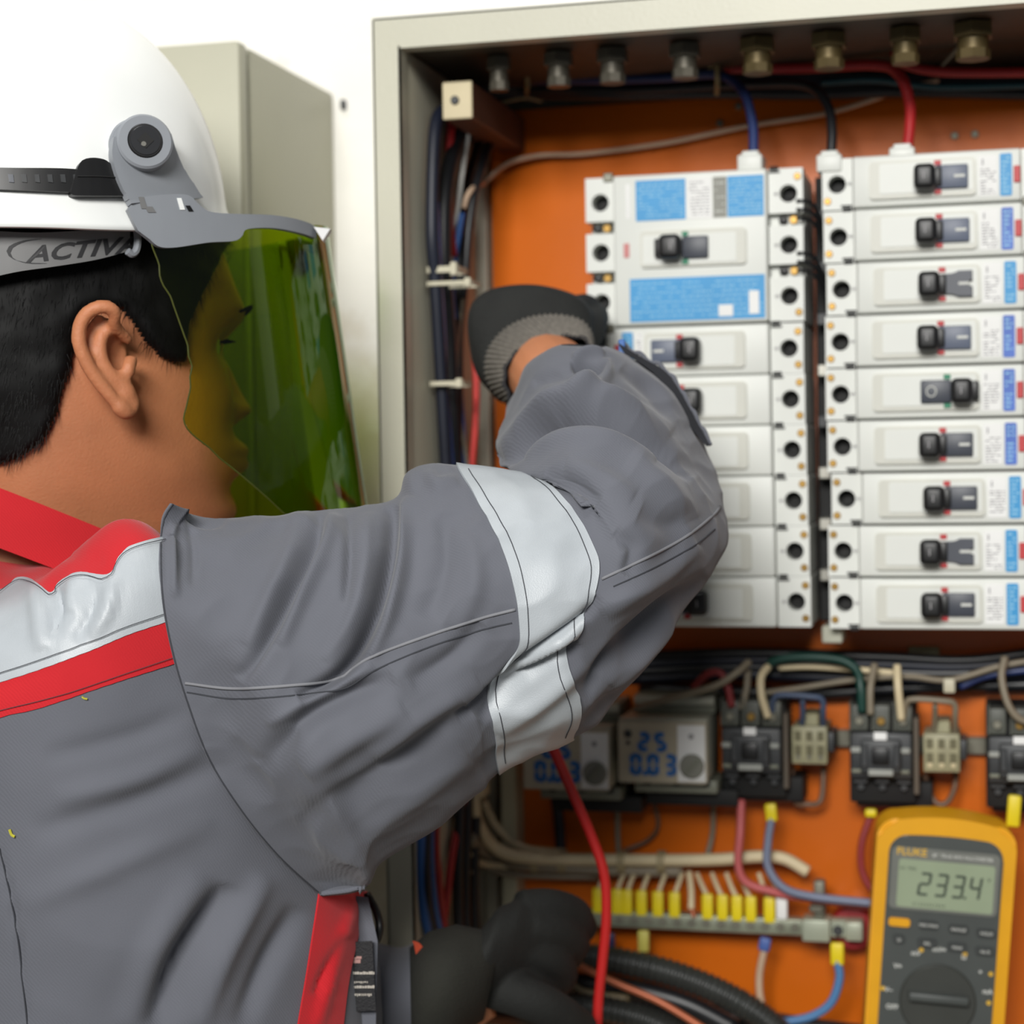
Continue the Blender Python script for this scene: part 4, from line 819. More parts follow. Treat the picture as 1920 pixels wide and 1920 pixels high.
def folds(V, N, FL):                                        # real folds pressed into the cloth along image-traced lines
    p = projn(V)[:, :2]; view = V-CPn; view /= np.linalg.norm(view, axis=1)[:, None]
    face = np.clip(-(view*N).sum(1)*2.5, 0, 1); tot = np.zeros(len(V))
    for pts, w_, amp in FL:
        s = np.array(polyres(pts, 24)); best = np.full(len(V), 1e9); tt = np.zeros(len(V))
        for i in range(len(s)-1):
            a, b = s[i], s[i+1]; ab = b-a; t = np.clip(((p-a)@ab)/(ab@ab), 0, 1); d = np.hypot(*(p-(a+t[:, None]*ab)).T)
            k = d < best; best[k] = d[k]; tt[k] = (i+t[k])/(len(s)-1)
        tot += amp*1.45*mm*np.exp(-(best/(w_*.85))**2)*np.sin(np.clip(tt, 0.0, 1)*PI)**.5
    return V+N*(tot*face)[:, None]
def gridnormals(G, outward):                                # G (n,m,3)
    du = np.gradient(G, axis=0); dv = np.gradient(G, axis=1); N = np.cross(du, dv); N /= np.linalg.norm(N, axis=2)[:, :, None]+1e-12
    s = np.sign((N*outward).sum(2)); s[s == 0] = 1; return N*s[:, :, None]
def gridfaces(n, m, wrap=True):
    return [(i*m+j, (i+1)*m+j, (i+1)*m+(j+1) % m, i*m+(j+1) % m) for i in range(n-1) for j in range(m if wrap else m-1)]

def fabric(name, rgb, rough=.85, var=.07, tw=.16):
    m = mat(name, rgb, rough, var=var, scale=9, spec=.25); nt = m.node_tree; b = nt.nodes['Principled BSDF']
    tc = nt.nodes.new('ShaderNodeTexCoord'); wv = nt.nodes.new('ShaderNodeTexWave'); wv.inputs['Scale'].default_value = 260; wv.inputs['Distortion'].default_value = 3.5; wv.inputs['Detail'].default_value = 2; wv.bands_direction = 'DIAGONAL'
    ns = nt.nodes.new('ShaderNodeTexNoise'); ns.inputs['Scale'].default_value = 900
    ad = nt.nodes.new('ShaderNodeMath'); ad.operation = 'ADD'; nt.links.new(tc.outputs['Object'], wv.inputs['Vector']); nt.links.new(tc.outputs['Object'], ns.inputs['Vector'])
    nt.links.new(wv.outputs['Fac'], ad.inputs[0]); nt.links.new(ns.outputs['Fac'], ad.inputs[1])
    bp = nt.nodes.new('ShaderNodeBump'); bp.inputs['Strength'].default_value = tw; bp.inputs['Distance'].default_value = .0006
    nt.links.new(ad.outputs[0], bp.inputs['Height']); nt.links.new(bp.outputs['Normal'], b.inputs['Normal'])
    b.inputs['Sheen Weight'].default_value = .15; b.inputs['Sheen Roughness'].default_value = .5
    return m
M_jg = fabric('grey_workwear', (100, 102, 110)); M_jr = fabric('red_workwear', (196, 34, 42), var=.08); M_band = mat('reflective_tape', (176, 182, 187), .42, var=.04, scale=40, bump=.15, bscale=1500)
M_seam = mat('seam_thread', (128, 129, 134), .8); M_dseam = mat('dark_thread', (60, 62, 68), .8)
M_velcro = mat('dark_lining', (30, 31, 36), .9, var=.2, bump=.5, bscale=900)
M_hat = mat('helmet_white', (240, 242, 240), .3, var=.01, coat=.2); M_hgrey = mat('bracket_grey', (136, 140, 146), .45, var=.03); M_strap = mat('harness_grey', (112, 112, 112), .55, var=.05)
M_hair = mat('hair_black', (7, 7, 7), .6, var=.3, scale=90, spec=.2)
M_glove = mat('glove_black', (24, 25, 23), .85, var=.2, scale=40, bump=.5, bscale=500); M_gcuff = mat('glove_knit_grey', (104, 99, 92), .9, var=.15, scale=300)
def skin_mat():
    m = mat('skin', (188, 122, 84), .58, var=.09, scale=22, bump=.25, bscale=600, sss=.2); return m
M_skin = skin_mat()

PR = thing('person', 'worker in grey and red jacket reaching his gloved right hand to the breakers', 'person', HL(-10, 0, -1560))
PR.location.z = 0

# ------------------------------------------------------------------ head (local head frame, mm)
HT = [(128, 8, 8, 10), (124, 40, 32, 48), (112, 66, 52, 74), (90, 88, 68, 92), (60, 102, 75, 101), (35, 107, 77, 104), (20, 103, 77, 103), (5, 99, 76, 100), (-12, 98, 75, 93), (-30, 100, 72, 82),
      (-48, 103, 68, 74), (-62, 103, 64, 70), (-78, 101, 58, 68), (-92, 99, 52, 66), (-102, 90, 48, 66), (-112, 60, 50, 67), (-122, 42, 54, 70), (-150, 34, 60, 76), (-200, 34, 66, 82), (-230, 34, 70, 84)]
def headpt(th, u):
    fe, w_, be = tab(HT, u); c, s = math.cos(th), math.sin(th); n = 2.15
    f = math.copysign(abs(c)**(2/n), c)*(fe if c > 0 else be); r = math.copysign(abs(s)**(2/n), s)*w_
    if c > 0:
        g = lambda y, z, sy, sz: math.exp(-((abs(r)-y)/sy)**2-((u-z)/sz)**2)
        f += 6*g(0, 34, 40, 12)                                 # brow
        f -= 9*g(31, 14, 15, 10)+7*g(0, 16, 12, 9)              # eye sockets, nasion
        nz = max(0, min(1, (16-u)/42)) if u > -26 else max(0, 1-(-26-u)/13)
        f += 20*nz*math.exp(-(r/(6+7*nz))**2)                   # nose
        f += 6*g(13, -27, 7, 7)                                 # alae
        f += 5*g(36, -18, 18, 16)                               # cheeks
        f += 12*g(0, -50, 24, 6.5)+12*g(0, -61, 22, 6.5)        # lips
        f -= 2*g(0, -55.5, 20, 1.8)+2*g(0, -74, 22, 6)
        f += 7*g(0, -90, 22, 11)                                # chin
    return HL(f, r, u)
HU = [128-i*2.5 for i in range(int((128+230)/2.5)+1)]; NT = 160
headV = np.array([[headpt(2*PI*j/NT, u) for j in range(NT)] for u in HU]); hn = len(HU)
bm = B(); ringloft(bm, headV)
# ear: helix rim, fold, lobe, tragus on a tilted shell
def ED(px, py, d): return P(px, py, d)
helix = [(243, 640, 1.078), (226, 622, 1.070), (214, 604, 1.062), (216, 588, 1.058), (205, 577, 1.055), (184, 576, 1.053), (163, 588, 1.053), (150, 610, 1.054), (148, 640, 1.055), (157, 668, 1.057), (172, 697, 1.060), (190, 722, 1.063), (208, 744, 1.066), (224, 762, 1.069), (236, 772, 1.072), (246, 764, 1.076), (249, 745, 1.079)]
tubem(bm, [ED(*p) for p in helix], .0031, 10, 6, rf=lambda t: .0031+.0012*math.sin(t*PI)+(.0014 if t > .8 else 0))
tubem(bm, [ED(*p) for p in [(206, 612, 1.069), (192, 628, 1.066), (187, 655, 1.066), (195, 684, 1.067), (210, 706, 1.069), (226, 716, 1.072)]], .0042, 10, 6)   # antihelix
tubem(bm, [ED(*p) for p in [(222, 716, 1.073), (236, 736, 1.075), (240, 755, 1.077)]], .0058, 10, 6)     # lobe body
tubem(bm, [ED(*p) for p in [(246, 672, 1.079), (241, 690, 1.074), (240, 704, 1.076)]], .0042, 10, 6)     # tragus
prv = None
shell = [(236, 645, 1.083), (212, 600, 1.068), (180, 585, 1.060), (156, 615, 1.060), (158, 655, 1.062), (176, 695, 1.066), (206, 735, 1.071), (236, 765, 1.077), (246, 720, 1.084), (240, 690, 1.086)]
cen = ED(215, 672, 1.082); sv = [ED(*p) for p in shell]
for dd in (0, .004):
    c0 = bm.verts.new(cen+FW*dd); cv = [bm.verts.new(p+FW*(dd)) for p in sv]
    for i in range(len(cv)): bm.faces.new((cv[i], cv[(i+1) % len(cv)], c0))
    if prv:
        for i in range(len(cv)): bm.faces.new((cv[i], cv[(i+1) % len(cv)], prv[(i+1) % len(cv)], prv[i]))
    prv = cv
# mirrored simple far ear
ball(bm, HL(-6, -80, -4), .03, (.55, .25, 1.05))
# trunk, arms and legs under the clothes
def ell(c, f, r, n=28): return [c+HF*(f*mm*math.cos(2*PI*i/n))+HR*(r*mm*math.sin(2*PI*i/n)) for i in range(n)]
ringloft(bm, [ell(HL(0, 0, u), f, r) for u, f, r in ((-215, 60, 60), (-230, 75, 110), (-250, 80, 130), (-300, 92, 128), (-400, 98, 122), (-520, 90, 120), (-620, 94, 130), (-740, 100, 150), (-800, 90, 140))])
tubem(bm, [HL(0, 130, -165), P(520, 1180, 1.045), P(900, 1140, 1.06), P(1190, 1060, 1.07)], .04, 16, 8, rf=lambda t: .042-.012*t)
tubem(bm, [P(1190, 1060, 1.07), P(1160, 930, 1.11), P(1105, 800, 1.165), P(1050, 726, 1.20), P(1022, 692, 1.235), P(1005, 655, 1.28)], .034, 18, 8, rf=lambda t: .031-.0045*min(1, t*1.3))
tubem(bm, [HL(0, -130, -190), HL(60, -185, -330), HL(150, -190, -420), P(620, 1950, 1.245), P(800, 1890, 1.215), P(900, 1840, 1.215)], .036, 16, 8, rf=lambda t: .04-.016*t)
for s in (1, -1): tubem(bm, [HL(0, 75*s, -760), HL(5, 95*s, -1000), HL(0, 100*s, -1150), HL(-10, 100*s, -1490), HL(20, 102*s, -1530)], .06, 16, 8, rf=lambda t: .078-.04*t)
body = remesh('body', bm, M_skin, PR, .0019, 3)
body['label'] = 'tan skinned head, neck and wrist'
# eyes, brows, lashes
for s in (1, -1):
    b_ = B(); ball(b_, HL(76.5, 30*s, 12), .0116); wobj('eyeball', b_, mat('eye_white', (220, 214, 204), .2), PR)
    b_ = B(); ball(b_, HL(84.8, 31*s, 12), .0052, (.7, 1, 1)); wobj('iris', b_, mat('iris_brown', (40, 22, 14), .15), PR)
    b_ = B()
    for i in range(26):
        t = i/25; r0 = 14+t*40; f0 = 109-(t*4.2)**2*.9; tubem(b_, [HL(f0, r0*s, 32+3*math.sin(t*PI)), HL(f0+2.5-2*t, (r0+4)*s, 35+3*math.sin(t*PI)-2*t)], .0009, 5, 2, False)
        if i < 16: r1 = 22+i*1.3; tubem(b_, [HL(90-(abs(r1-31)*.12), r1*s, 16), HL(94, (r1+1.5)*s, 14.5)], .0004, 4, 2, False)
    e_ = wobj('eyebrow', b_, M_hair, PR)

# ------------------------------------------------------------------ hair cap with strands
hairpoly = [(-260, 300), (-260, 800), (-160, 880), (-60, 880), (0, 872), (40, 858), (84, 828), (108, 780), (122, 725), (136, 690), (142, 640), (150, 600), (170, 580), (218, 578), (240, 602), (264, 640), (290, 668), (320, 683), (346, 680), (346, 640), (352, 600), (372, 560), (400, 500), (430, 440), (430, 300)]
def inpoly(x, y, poly):
    c = np.zeros(len(x), bool); n = len(poly)
    for i in range(n):
        (x0, y0), (x1, y1) = poly[i], poly[i-1]
        k = ((y0 > y) != (y1 > y)) & (x < (x1-x0)*(y-y0)/((y1-y0) or 1e-9)+x0); c ^= k
    return c
H0n, HFn, HRn = np.array(H0), np.array(HF), np.array(HR)
def hairmask(V):
    rl = (V-H0n)@HRn; Vm = V-HRn*(rl*2)[:, None]*(rl < 0)[:, None]   # far side uses its mirror image
    p = projn(Vm); q = projn(V); return inpoly(p[:, 0], p[:, 1], hairpoly)
HUh = [128-i*1.25 for i in range(int((128+95)/1.25)+1)]; NTh = 360
hv = np.array([[headpt(2*PI*j/NTh, u) for j in range(NTh)] for u in HUh]); hh = len(HUh)
cn = H0n+np.array([0, 0, .02]); outw = hv-cn; hN = gridnormals(hv, outw); fl = hv.reshape(-1, 3); mk = hairmask(fl).reshape(hh, NTh)
dist = mk.astype(float)                                     # soft thickness towards the hairline
for _ in range(10):
    dist = (dist+np.roll(dist, 1, 1)+np.roll(dist, -1, 1)+np.vstack([dist[:1], dist[:-1]])+np.vstack([dist[1:], dist[-1:]]))/5*mk
zz = fl[:, 2]; outv = (fl+hN.reshape(-1, 3)*(np.clip(dist.reshape(-1), 0, 1)*.0075+.0006+noise3(fl, 60, 3)*.0004)[:, None])
Fh = [f for f in gridfaces(hh, NTh) if all(mk.reshape(-1)[i] for i in f)]
used = sorted(set(i for f in Fh for i in f)); ix = {v: k for k, v in enumerate(used)}
hair = gmesh('hair', outv[used], [tuple(ix[i] for i in f) for f in Fh], M_hair, PR); hair['label'] = 'short black hair'
rs = np.random.RandomState(4); b_ = B(); cand = [i for i in used if dist.reshape(-1)[i] > .02 and fl[i, 2] < H0.z+.085]
for i in rs.choice(cand, 9000):
    p0 = Vector(outv[i]); n_ = Vector(hN.reshape(-1, 3)[i]); dn = (-UZ*1.0-HF*(.25 if True else 0)+Vector(rs.normal(size=3)*.22)); dn = (dn-n_*dn.dot(n_)).normalized()
    L = rs.uniform(.005, .011); sd = n_.cross(dn)*.00028; tip = p0+dn*L+n_*(L*.16)
    v0, v1, v2 = b_.verts.new(p0-sd-n_*.001), b_.verts.new(p0+sd-n_*.001), b_.verts.new(tip); b_.faces.new((v0, v1, v2))
st = wobj('hair_strands', b_, M_hair, hair); st['kind'] = 'stuff'

# ------------------------------------------------------------------ helmet with face shield
HH = thing('hard_hat', 'white hard hat with grey bracket and tinted green face shield, worn by the worker', 'hard hat', HL(-18, 0, 72))
def hatpt(th, k):                                            # k 0 rim .. 1 top
    a = k*PI/2; c, s = math.cos(th), math.sin(th); af, ar, hh_ = 119, 111, 150
    rr = math.cos(a)**.92; lift = 14*max(0, c)**2
    if k < .06: rr += (.06-k)*.55
    x = af*rr*c-20; y = ar*rr*s; z = 70+lift*(1-k)+(hh_-lift*0)*math.sin(a)**.97*(1-.03*0)
    ridge = 3.2*math.exp(-(y/13)**2)*(1 if k > .15 else k/.15)
    z += ridge*math.sin(a); x += ridge*math.cos(a)*(1 if c > 0 else -1)*abs(c)
    return HL(x, y, z)
ks = [0, .012, .03, .055, .075]+[.1+.9*i/40 for i in range(40)]+[.999]
hat = np.array([[hatpt(2*PI*j/128, k) for j in range(128)] for k in ks])
hv2 = hat.reshape(-1, 3); hf = gridfaces(len(ks), 128); o = gmesh('shell', hv2, hf, M_hat, HH)
md = o.modifiers.new('solid', 'SOLIDIFY'); md.thickness = .0028; md.offset = -1
hb = bvh_of(hv2, hf)
hh1 = lambda off: hitter(hb, off, 1.08)
# harness strap below the rim
strapV = np.array([[HL(-18+f_*math.cos(t), r_*math.sin(t), u) for t in [2*PI*j/96 for j in range(96)]] for f_, r_, u in ((108, 100, 100), (106, 98, 50), (104, 96, 20))])
sb_ = bvh_of(strapV.reshape(-1, 3), gridfaces(3, 96))
patch('headband', [(-170, 425), (-60, 430), (60, 436), (160, 432), (244, 428)], [(-170, 548), (-60, 530), (30, 510), (100, 500), (180, 487), (244, 470)], hitter(sb_, 0, 1.07), M_strap, HH, 50, 8, .0016, mirror=True)
b_ = B(); tb = B(); text_bm(tb, 'ACTIVA', 44, 0, 0, 0, 0, 0, .32, bold=1.2)
for f in tb.faces:
    vs_ = []
    for v in f.verts:
        x = v.co.x*1.34; y = v.co.z*.95; vs_.append(b_.verts.new(hitter(sb_, .0003)(50+x, 492-y-x*.10)))
    if len(vs_) > 2: b_.faces.new(vs_)
tb.free()
cres = [(78, 448), (46, 452), (22, 462), (16, 474), (26, 486), (52, 493), (88, 494)]
A_ = polyres(cres, 16)
pv = None
for i, (x, y) in enumerate(A_):
    w_ = 3.2*math.sin(PI*i/15)+.5; a = b_.verts.new(hitter(sb_, .0003)(x-w_, y-w_*.4)); c = b_.verts.new(hitter(sb_, .0003)(x+w_, y+w_*.4))
    if pv: b_.faces.new((pv[0], pv[1], c, a))
    pv = (a, c)
wobj('headband_print', b_, mat('dark_print', (38, 38, 40), .6), HH)
b_ = B(); tubem(b_, [hitter(sb_, .002)(252, 425), hitter(sb_, .003)(252, 450), hitter(sb_, .004)(248, 470), hitter(sb_, .004)(240, 477), hitter(sb_, .004)(232, 472)], .0022, 8, 5); wobj('strap_hook', b_, M_hgrey, HH)
# black accessory rail
rl_ = hh1(.004)
patch('slot_rail', [(-160, 312), (0, 318), (100, 319), (143, 321)], [(-160, 352), (0, 358), (100, 362), (143, 364)], rl_, M_blk, HH, 40, 6, .006, 30)
patch('slot_rail', [(140, 321), (147, 308), (165, 302), (190, 306), (208, 322), (216, 330)], [(128, 366), (132, 371), (160, 372), (190, 372), (215, 372), (234, 372)], hh1(.006), M_blk, HH, 30, 6, .008, 30, 'black rail end clip')
for i in range(6):
    x = 16+i*23.5; patch('rail_slot', [(x, 331), (x+9, 331)], [(x+2, 345), (x+11, 346)], hh1(.0046), M_dgrey if i else M_slate2, HH, 3, 3, .001, 30)
patch('rail_groove', [(140, 335), (180, 335), (222, 338)], [(140, 337), (180, 337), (222, 340)], hh1(.0068), M_blkm, HH, 8, 2, .001, 30)
# bracket arm, knob
def axis_cyl(bm, c, r, y0, y1, n=40, bev=0, ax=None):       # disc whose front faces along ax
    t = B(); cylb(t, (0, 0), r, y0, y1, n, bev); a = -(ax or HR); x = UZ.cross(a).normalized(); z = a.cross(x)
    Mx = Matrix((( x.x, a.x, z.x, c.x), (x.y, a.y, z.y, c.y), (x.z, a.z, z.z, c.z), (0, 0, 0, 1)))
    bmesh.ops.transform(t, matrix=Mx, verts=t.verts); m2 = bpy.data.meshes.new('x'); t.to_mesh(m2); t.free(); bm.from_mesh(m2); bpy.data.meshes.remove(m2)
kax = (HR*.92-HF*.12+UZ*.12).normalized(); kc = hh1(0)(262, 282)
patch('bracket_arm', [(200, 268), (197, 300), (206, 336), (222, 372), (232, 394)], [(300, 262), (309, 292), (324, 326), (342, 354), (356, 377)], hh1(.0095), M_hgrey, HH, 30, 12, .005, 40)
b_ = B(); axis_cyl(b_, kc, .0155, -.0185, 0, 48, .0012, kax); axis_cyl(b_, kc-HF*.004+UZ*0, .0145, -.012, 0, 48, .001, kax); wobj('knob_ring', b_, M_hgrey, HH, 40)
b_ = B(); axis_cyl(b_, kc, .0105, -.0192, -.017, 40, .0014, kax); kn = wobj('knob', b_, M_blk, HH, 40)
b_ = B(); axis_cyl(b_, kc, .0085, -.0197, -.019, 40, .0004, kax); wobj('knob_washer', b_, mat('near_black', (36, 37, 40), .35), kn, 40)
b_ = B(); axis_cyl(b_, kc, .0046, -.0201, -.019, 4, 0, kax); wobj('hex_socket', b_, mat('pure_black', (5, 5, 5), .6), kn, 20)
b_ = B(); axis_cyl(b_, kc-UZ*.0022-HR*.0+HF*-.0012, .0014, -.0204, -.019, 10, 0, kax); wobj('socket_glint', b_, M_steel, kn, 20)
# visor surface
def vpt(ph, t):                                              # t 0 top .. 1 bottom
    af = 166+25*t; ar = 113+7*t; c, s = math.cos(ph), math.sin(ph); n = 2.25
    return HL(math.copysign(abs(c)**(2/n), c)*af-2, math.copysign(abs(s)**(2/n), s)*ar, 66+22*max(0, c)-(171+12*max(0, c))*t)
edge = [(400, 275), (440, 283), (470, 290), (520, 303), (580, 328), (650, 352), (700, 358), (750, 353), (785, 344), (800, 350), (820, 368), (885, 443), (960, 530), (1000, 575), (1060, 640)]
def etarget(y): return tab([(-a, b) for a, b in edge], -y)[0] if edge[0][0] < y < edge[-1][0] else (edge[0][1] if y <= edge[0][0] else edge[-1][1])
vis = []; NVp = 110; NVt = 90
for i in range(NVt+1):
    t = i/NVt; best = (1e9, 1.0)
    for k in range(240):
        ph = math.radians(25+k*.55); q = proj(vpt(ph, t))
        e_ = abs(q[0]-etarget(q[1]))
        if e_ < best[0]: best = (e_, ph)
    vis.append([vpt(best[1]*(1-2*j/NVp), t) for j in range(NVp+1)])
vis = np.array(vis); n_, m_ = vis.shape[:2]
def visor_mat():
    m = bpy.data.materials.new('tinted_visor'); m.use_nodes = True; nt = m.node_tree; nt.nodes.remove(nt.nodes['Principled BSDF']); out = nt.nodes['Material Output']
    lw = nt.nodes.new('ShaderNodeLayerWeight'); lw.inputs['Blend'].default_value = .5        # Facing = 1-cos
    c1 = nt.nodes.new('ShaderNodeMath'); c1.operation = 'SUBTRACT'; c1.inputs[0].default_value = 1; nt.links.new(lw.outputs['Facing'], c1.inputs[1])
    mx = nt.nodes.new('ShaderNodeMath'); mx.operation = 'MAXIMUM'; mx.inputs[1].default_value = .22; nt.links.new(c1.outputs[0], mx.inputs[0])
    dv = nt.nodes.new('ShaderNodeMath'); dv.operation = 'DIVIDE'; dv.inputs[0].default_value = 1; nt.links.new(mx.outputs[0], dv.inputs[1])
    cc = nt.nodes.new('ShaderNodeCombineColor')
    for k, v in enumerate((.54, .70, .03)):                   # transmittance of the tint, raised to the path length
        pw = nt.nodes.new('ShaderNodeMath'); pw.operation = 'POWER'; pw.inputs[0].default_value = v; nt.links.new(dv.outputs[0], pw.inputs[1]); nt.links.new(pw.outputs[0], cc.inputs[k])
    tr = nt.nodes.new('ShaderNodeBsdfTransparent'); nt.links.new(cc.outputs[0], tr.inputs[0])
    gl_ = nt.nodes.new('ShaderNodeBsdfGlossy'); gl_.inputs['Roughness'].default_value = .04; gl_.inputs['Color'].default_value = (.85, .95, .8, 1)
    fr = nt.nodes.new('ShaderNodeFresnel'); fr.inputs['IOR'].default_value = 1.45
    ms = nt.nodes.new('ShaderNodeMixShader'); nt.links.new(fr.outputs[0], ms.inputs[0]); nt.links.new(tr.outputs[0], ms.inputs[1]); nt.links.new(gl_.outputs[0], ms.inputs[2]); nt.links.new(ms.outputs[0], out.inputs[0])
    return m
M_vis = visor_mat()
vo = gmesh('face_shield', vis.reshape(-1, 3), gridfaces(n_, m_, False), M_vis, HH, label='transparent green tinted visor')
# rim beads along the free edge of the shield
b_ = B(); tubem(b_, [Vector(v) for v in vis[::3, 0]], .0005, 6, 2); tubem(b_, [Vector(v) for v in vis[::3, -1]], .0005, 6, 2); tubem(b_, [Vector(v) for v in vis[-1, ::3]], .0005, 6, 2)
wobj('shield_edge', b_, mat('visor_edge', (70, 74, 26), .3), vo)
# brow guard running round the front of the helmet
BGv = np.array([[HL(math.copysign(abs(math.cos(t))**(2/2.25), math.cos(t))*f_-2, math.copysign(abs(math.sin(t))**(2/2.25), math.sin(t))*r_, u) for t in [2*PI*j/144 for j in range(144)]] for f_, r_, u in ((166, 112, 160), (168, 114, 120), (170, 116, 60), (172, 118, 30))])
bg = bvh_of(BGv.reshape(-1, 3), gridfaces(4, 144)); bgh = hitter(bg, .001, 1.2)
patch('brow_guard', [(238, 394), (256, 374), (300, 366), (350, 366), (372, 384), (392, 397), (430, 401), (500, 403), (545, 409), (576, 418), (592, 428)], [(258, 433), (278, 448), (298, 463), (330, 464), (390, 455), (437, 452), (452, 443), (462, 430), (510, 428), (560, 437), (590, 447)], bgh, M_hgrey, HH, 90, 12, .004, 40, mirror=True)
for pp, m3 in (([(258, 370), (268, 370)], M_strap), ([(330, 372), (338, 372)], M_hat), ([(346, 386), (354, 386)], M_blk), ([(270, 388), (284, 388)], M_strap)):
    (x, y), (x2, _) = pp; patch('bracket_slot', [(x, y), (x2, y)], [(x+6, y+22 if m3 is not M_blk and x != 270 else y+11), (x2+7, y+22 if m3 is not M_blk and x != 270 else y+11)], hitter(bg, .0015, 1.1), m3, HH, 3, 3, .001, 30)
c_ = bgh(590, 437); b_ = B()
for k_, (x, y) in enumerate(((590, 424), (618, 428), (604, 450))): pass
t_ = [P(x, y, proj(c_)[2]-.004) for x, y in ((588, 425), (619, 429), (605, 451))]; t2 = [p+FW*.012 for p in t_]
a_ = [b_.verts.new(p) for p in t_]; d_ = [b_.verts.new(p) for p in t2]; b_.faces.new(a_); b_.faces.new(d_[::-1])
for i in range(3): b_.faces.new((a_[i], a_[(i+1) % 3], d_[(i+1) % 3], d_[i]))
wobj('front_clip', b_, mat('clip_pale', (196, 196, 196), .4), HH, 20)
# ------------------------------------------------------------------ jacket trunk
JT = [(-112, 56, 62, 76), (-118, 60, 84, 86), (-128, 70, 124, 96), (-140, 86, 166, 108), (-160, 108, 190, 120), (-210, 132, 194, 124), (-280, 158, 186, 124), (-340, 172, 180, 122), (-420, 180, 176, 120), (-520, 172, 172, 118), (-620, 165, 175, 120), (-700, 165, 180, 124)]
JU = []
u = -112
while u > -700: JU.append(u); u -= 2.2 if u > -420 else 8
NJ = 300
def jpt(th, u):
    fe, w_, be = tab(JT, u); c, s = math.cos(th), math.sin(th); n = 2.35
    f = math.copysign(abs(c)**(2/n), c)*(fe if c > 0 else be); r = math.copysign(abs(s)**(2/n), s)*w_
    k = max(0, min(1, (r-88)/60)); k = k*k*(3-2*k); k *= math.exp(-((f+6)/40)**2); z = u+48*k*math.exp(-((u+118)/80)**2)
    return HL(f, r, z)
JV = np.array([[jpt(2*PI*j/NJ, u) for j in range(NJ)] for u in JU]); cen = np.array([HL(10, 0, u) for u in JU])[:, None, :]
JN = gridnormals(JV, JV-cen); jf = JV.reshape(-1, 3); jn = JN.reshape(-1, 3)
jf = jf+jn*(noise3(jf, 9, 1)*.0020+noise3(jf, 22, 2)*.0006-np.abs(noise3(jf, 11, 12))*.0012)[:, None]
FT = [([(95, 1085), (112, 1130), (100, 1190)], 16, -3), ([(60, 1080), (75, 1150), (80, 1220)], 18, 2.4), ([(185, 1100), (165, 1160), (140, 1200)], 16, -2.6), ([(150, 1075), (130, 1150)], 16, 2.4), ([(215, 1080), (200, 1150), (170, 1190)], 14, 1.8),
      ([(0, 1060), (110, 1045), (200, 1050)], 12, -2.5), ([(0, 1100), (90, 1070), (180, 1040)], 14, 2),
      ([(430, 1660), (340, 1800), (290, 1930)], 26, -8), ([(500, 1640), (420, 1790), (370, 1930)], 26, 5), ([(380, 1640), (290, 1780), (240, 1930)], 30, 4), ([(560, 1700), (500, 1810), (450, 1930)], 24, -5), ([(80, 1420), (250, 1380), (360, 1330)], 24, -2), ([(60, 1560), (260, 1500), (420, 1430)], 28, -2.5), ([(100, 1500), (260, 1460), (380, 1400)], 26, 2.5),
      ([(40, 1700), (220, 1620), (400, 1540)], 30, 2), ([(665, 1690), (625, 1790), (590, 1930)], 12, 3), ([(640, 1750), (590, 1870)], 10, -4), ([(0, 1590), (30, 1740), (52, 1930)], 5, -2.5)]
jf = folds(jf, jn, FT); jG = jf.reshape(JV.shape)
split = min(range(len(JU)), key=lambda i: abs(JU[i]+166))
jb = bvh_of(jf, gridfaces(len(JU), NJ))
def part_rows(name, G, i0, i1, m, par, cap=None, label=None):
    g = G[i0:i1]; return gmesh(name, g.reshape(-1, 3), gridfaces(len(g), G.shape[1]), m, par, label=label)
JK = part_rows('jacket', jG, split, len(JU), M_jg, PR, label='grey workwear jacket with red and reflective trim')
part_rows('shoulder_yoke', jG, 0, split+1, M_jr, JK, label='red shoulder yoke')
jh = lambda off: hitter(jb, off, 1.0)
bt_ = [(-330, 1205), (-150, 1165), (0, 1110), (33, 1087), (62, 1090), (95, 1115), (115, 1092), (150, 1076), (205, 1079), (222, 1050), (240, 1030), (270, 1018), (305, 1009)]
bb_ = [(-330, 1370), (-150, 1330), (0, 1281), (60, 1262), (120, 1240), (180, 1216), (240, 1190), (318, 1164)]
rb_ = [(-330, 1440), (-150, 1400), (0, 1346), (60, 1332), (120, 1313), (180, 1292), (240, 1272), (335, 1242)]
def by_x(pts, n=70):
    x0, x1 = pts[0][0], pts[-1][0]; s = polyres(pts, 300); out = []
    for i in range(n):
        x = x0+(x1-x0)*i/(n-1); k = min(s, key=lambda q: abs(q[0]-x)); out.append((x, k[1]))
    return out
patch('reflective_band', by_x(bt_), by_x(bb_), jh(.0014), M_band, JK, 220, 26, .0012, 60, 'silver reflective shoulder band')
patch('red_stripe', by_x([(x, y-3) for x, y in bb_]), by_x(rb_), jh(.0008), M_jr, JK, 160, 10, .0008, 60, 'red piping stripe')
b_ = B(); line_on([(x, y+9) for x, y in bt_[2:]], jh(.0028), .00022, b_); line_on([(x, y-16) for x, y in bb_[2:]], jh(.0028), .00022, b_); wobj('stitching', b_, M_dseam, JK)['kind'] = 'stuff'
b_ = B(); line_on([(0, 1333), (120, 1302), (240, 1261), (326, 1232)], jh(.0018), .00018, b_); line_on([(0, 1590), (30, 1740), (52, 1930)], jh(.0004), .0004, b_); wobj('stitching', b_, M_dseam, JK)['kind'] = 'stuff'
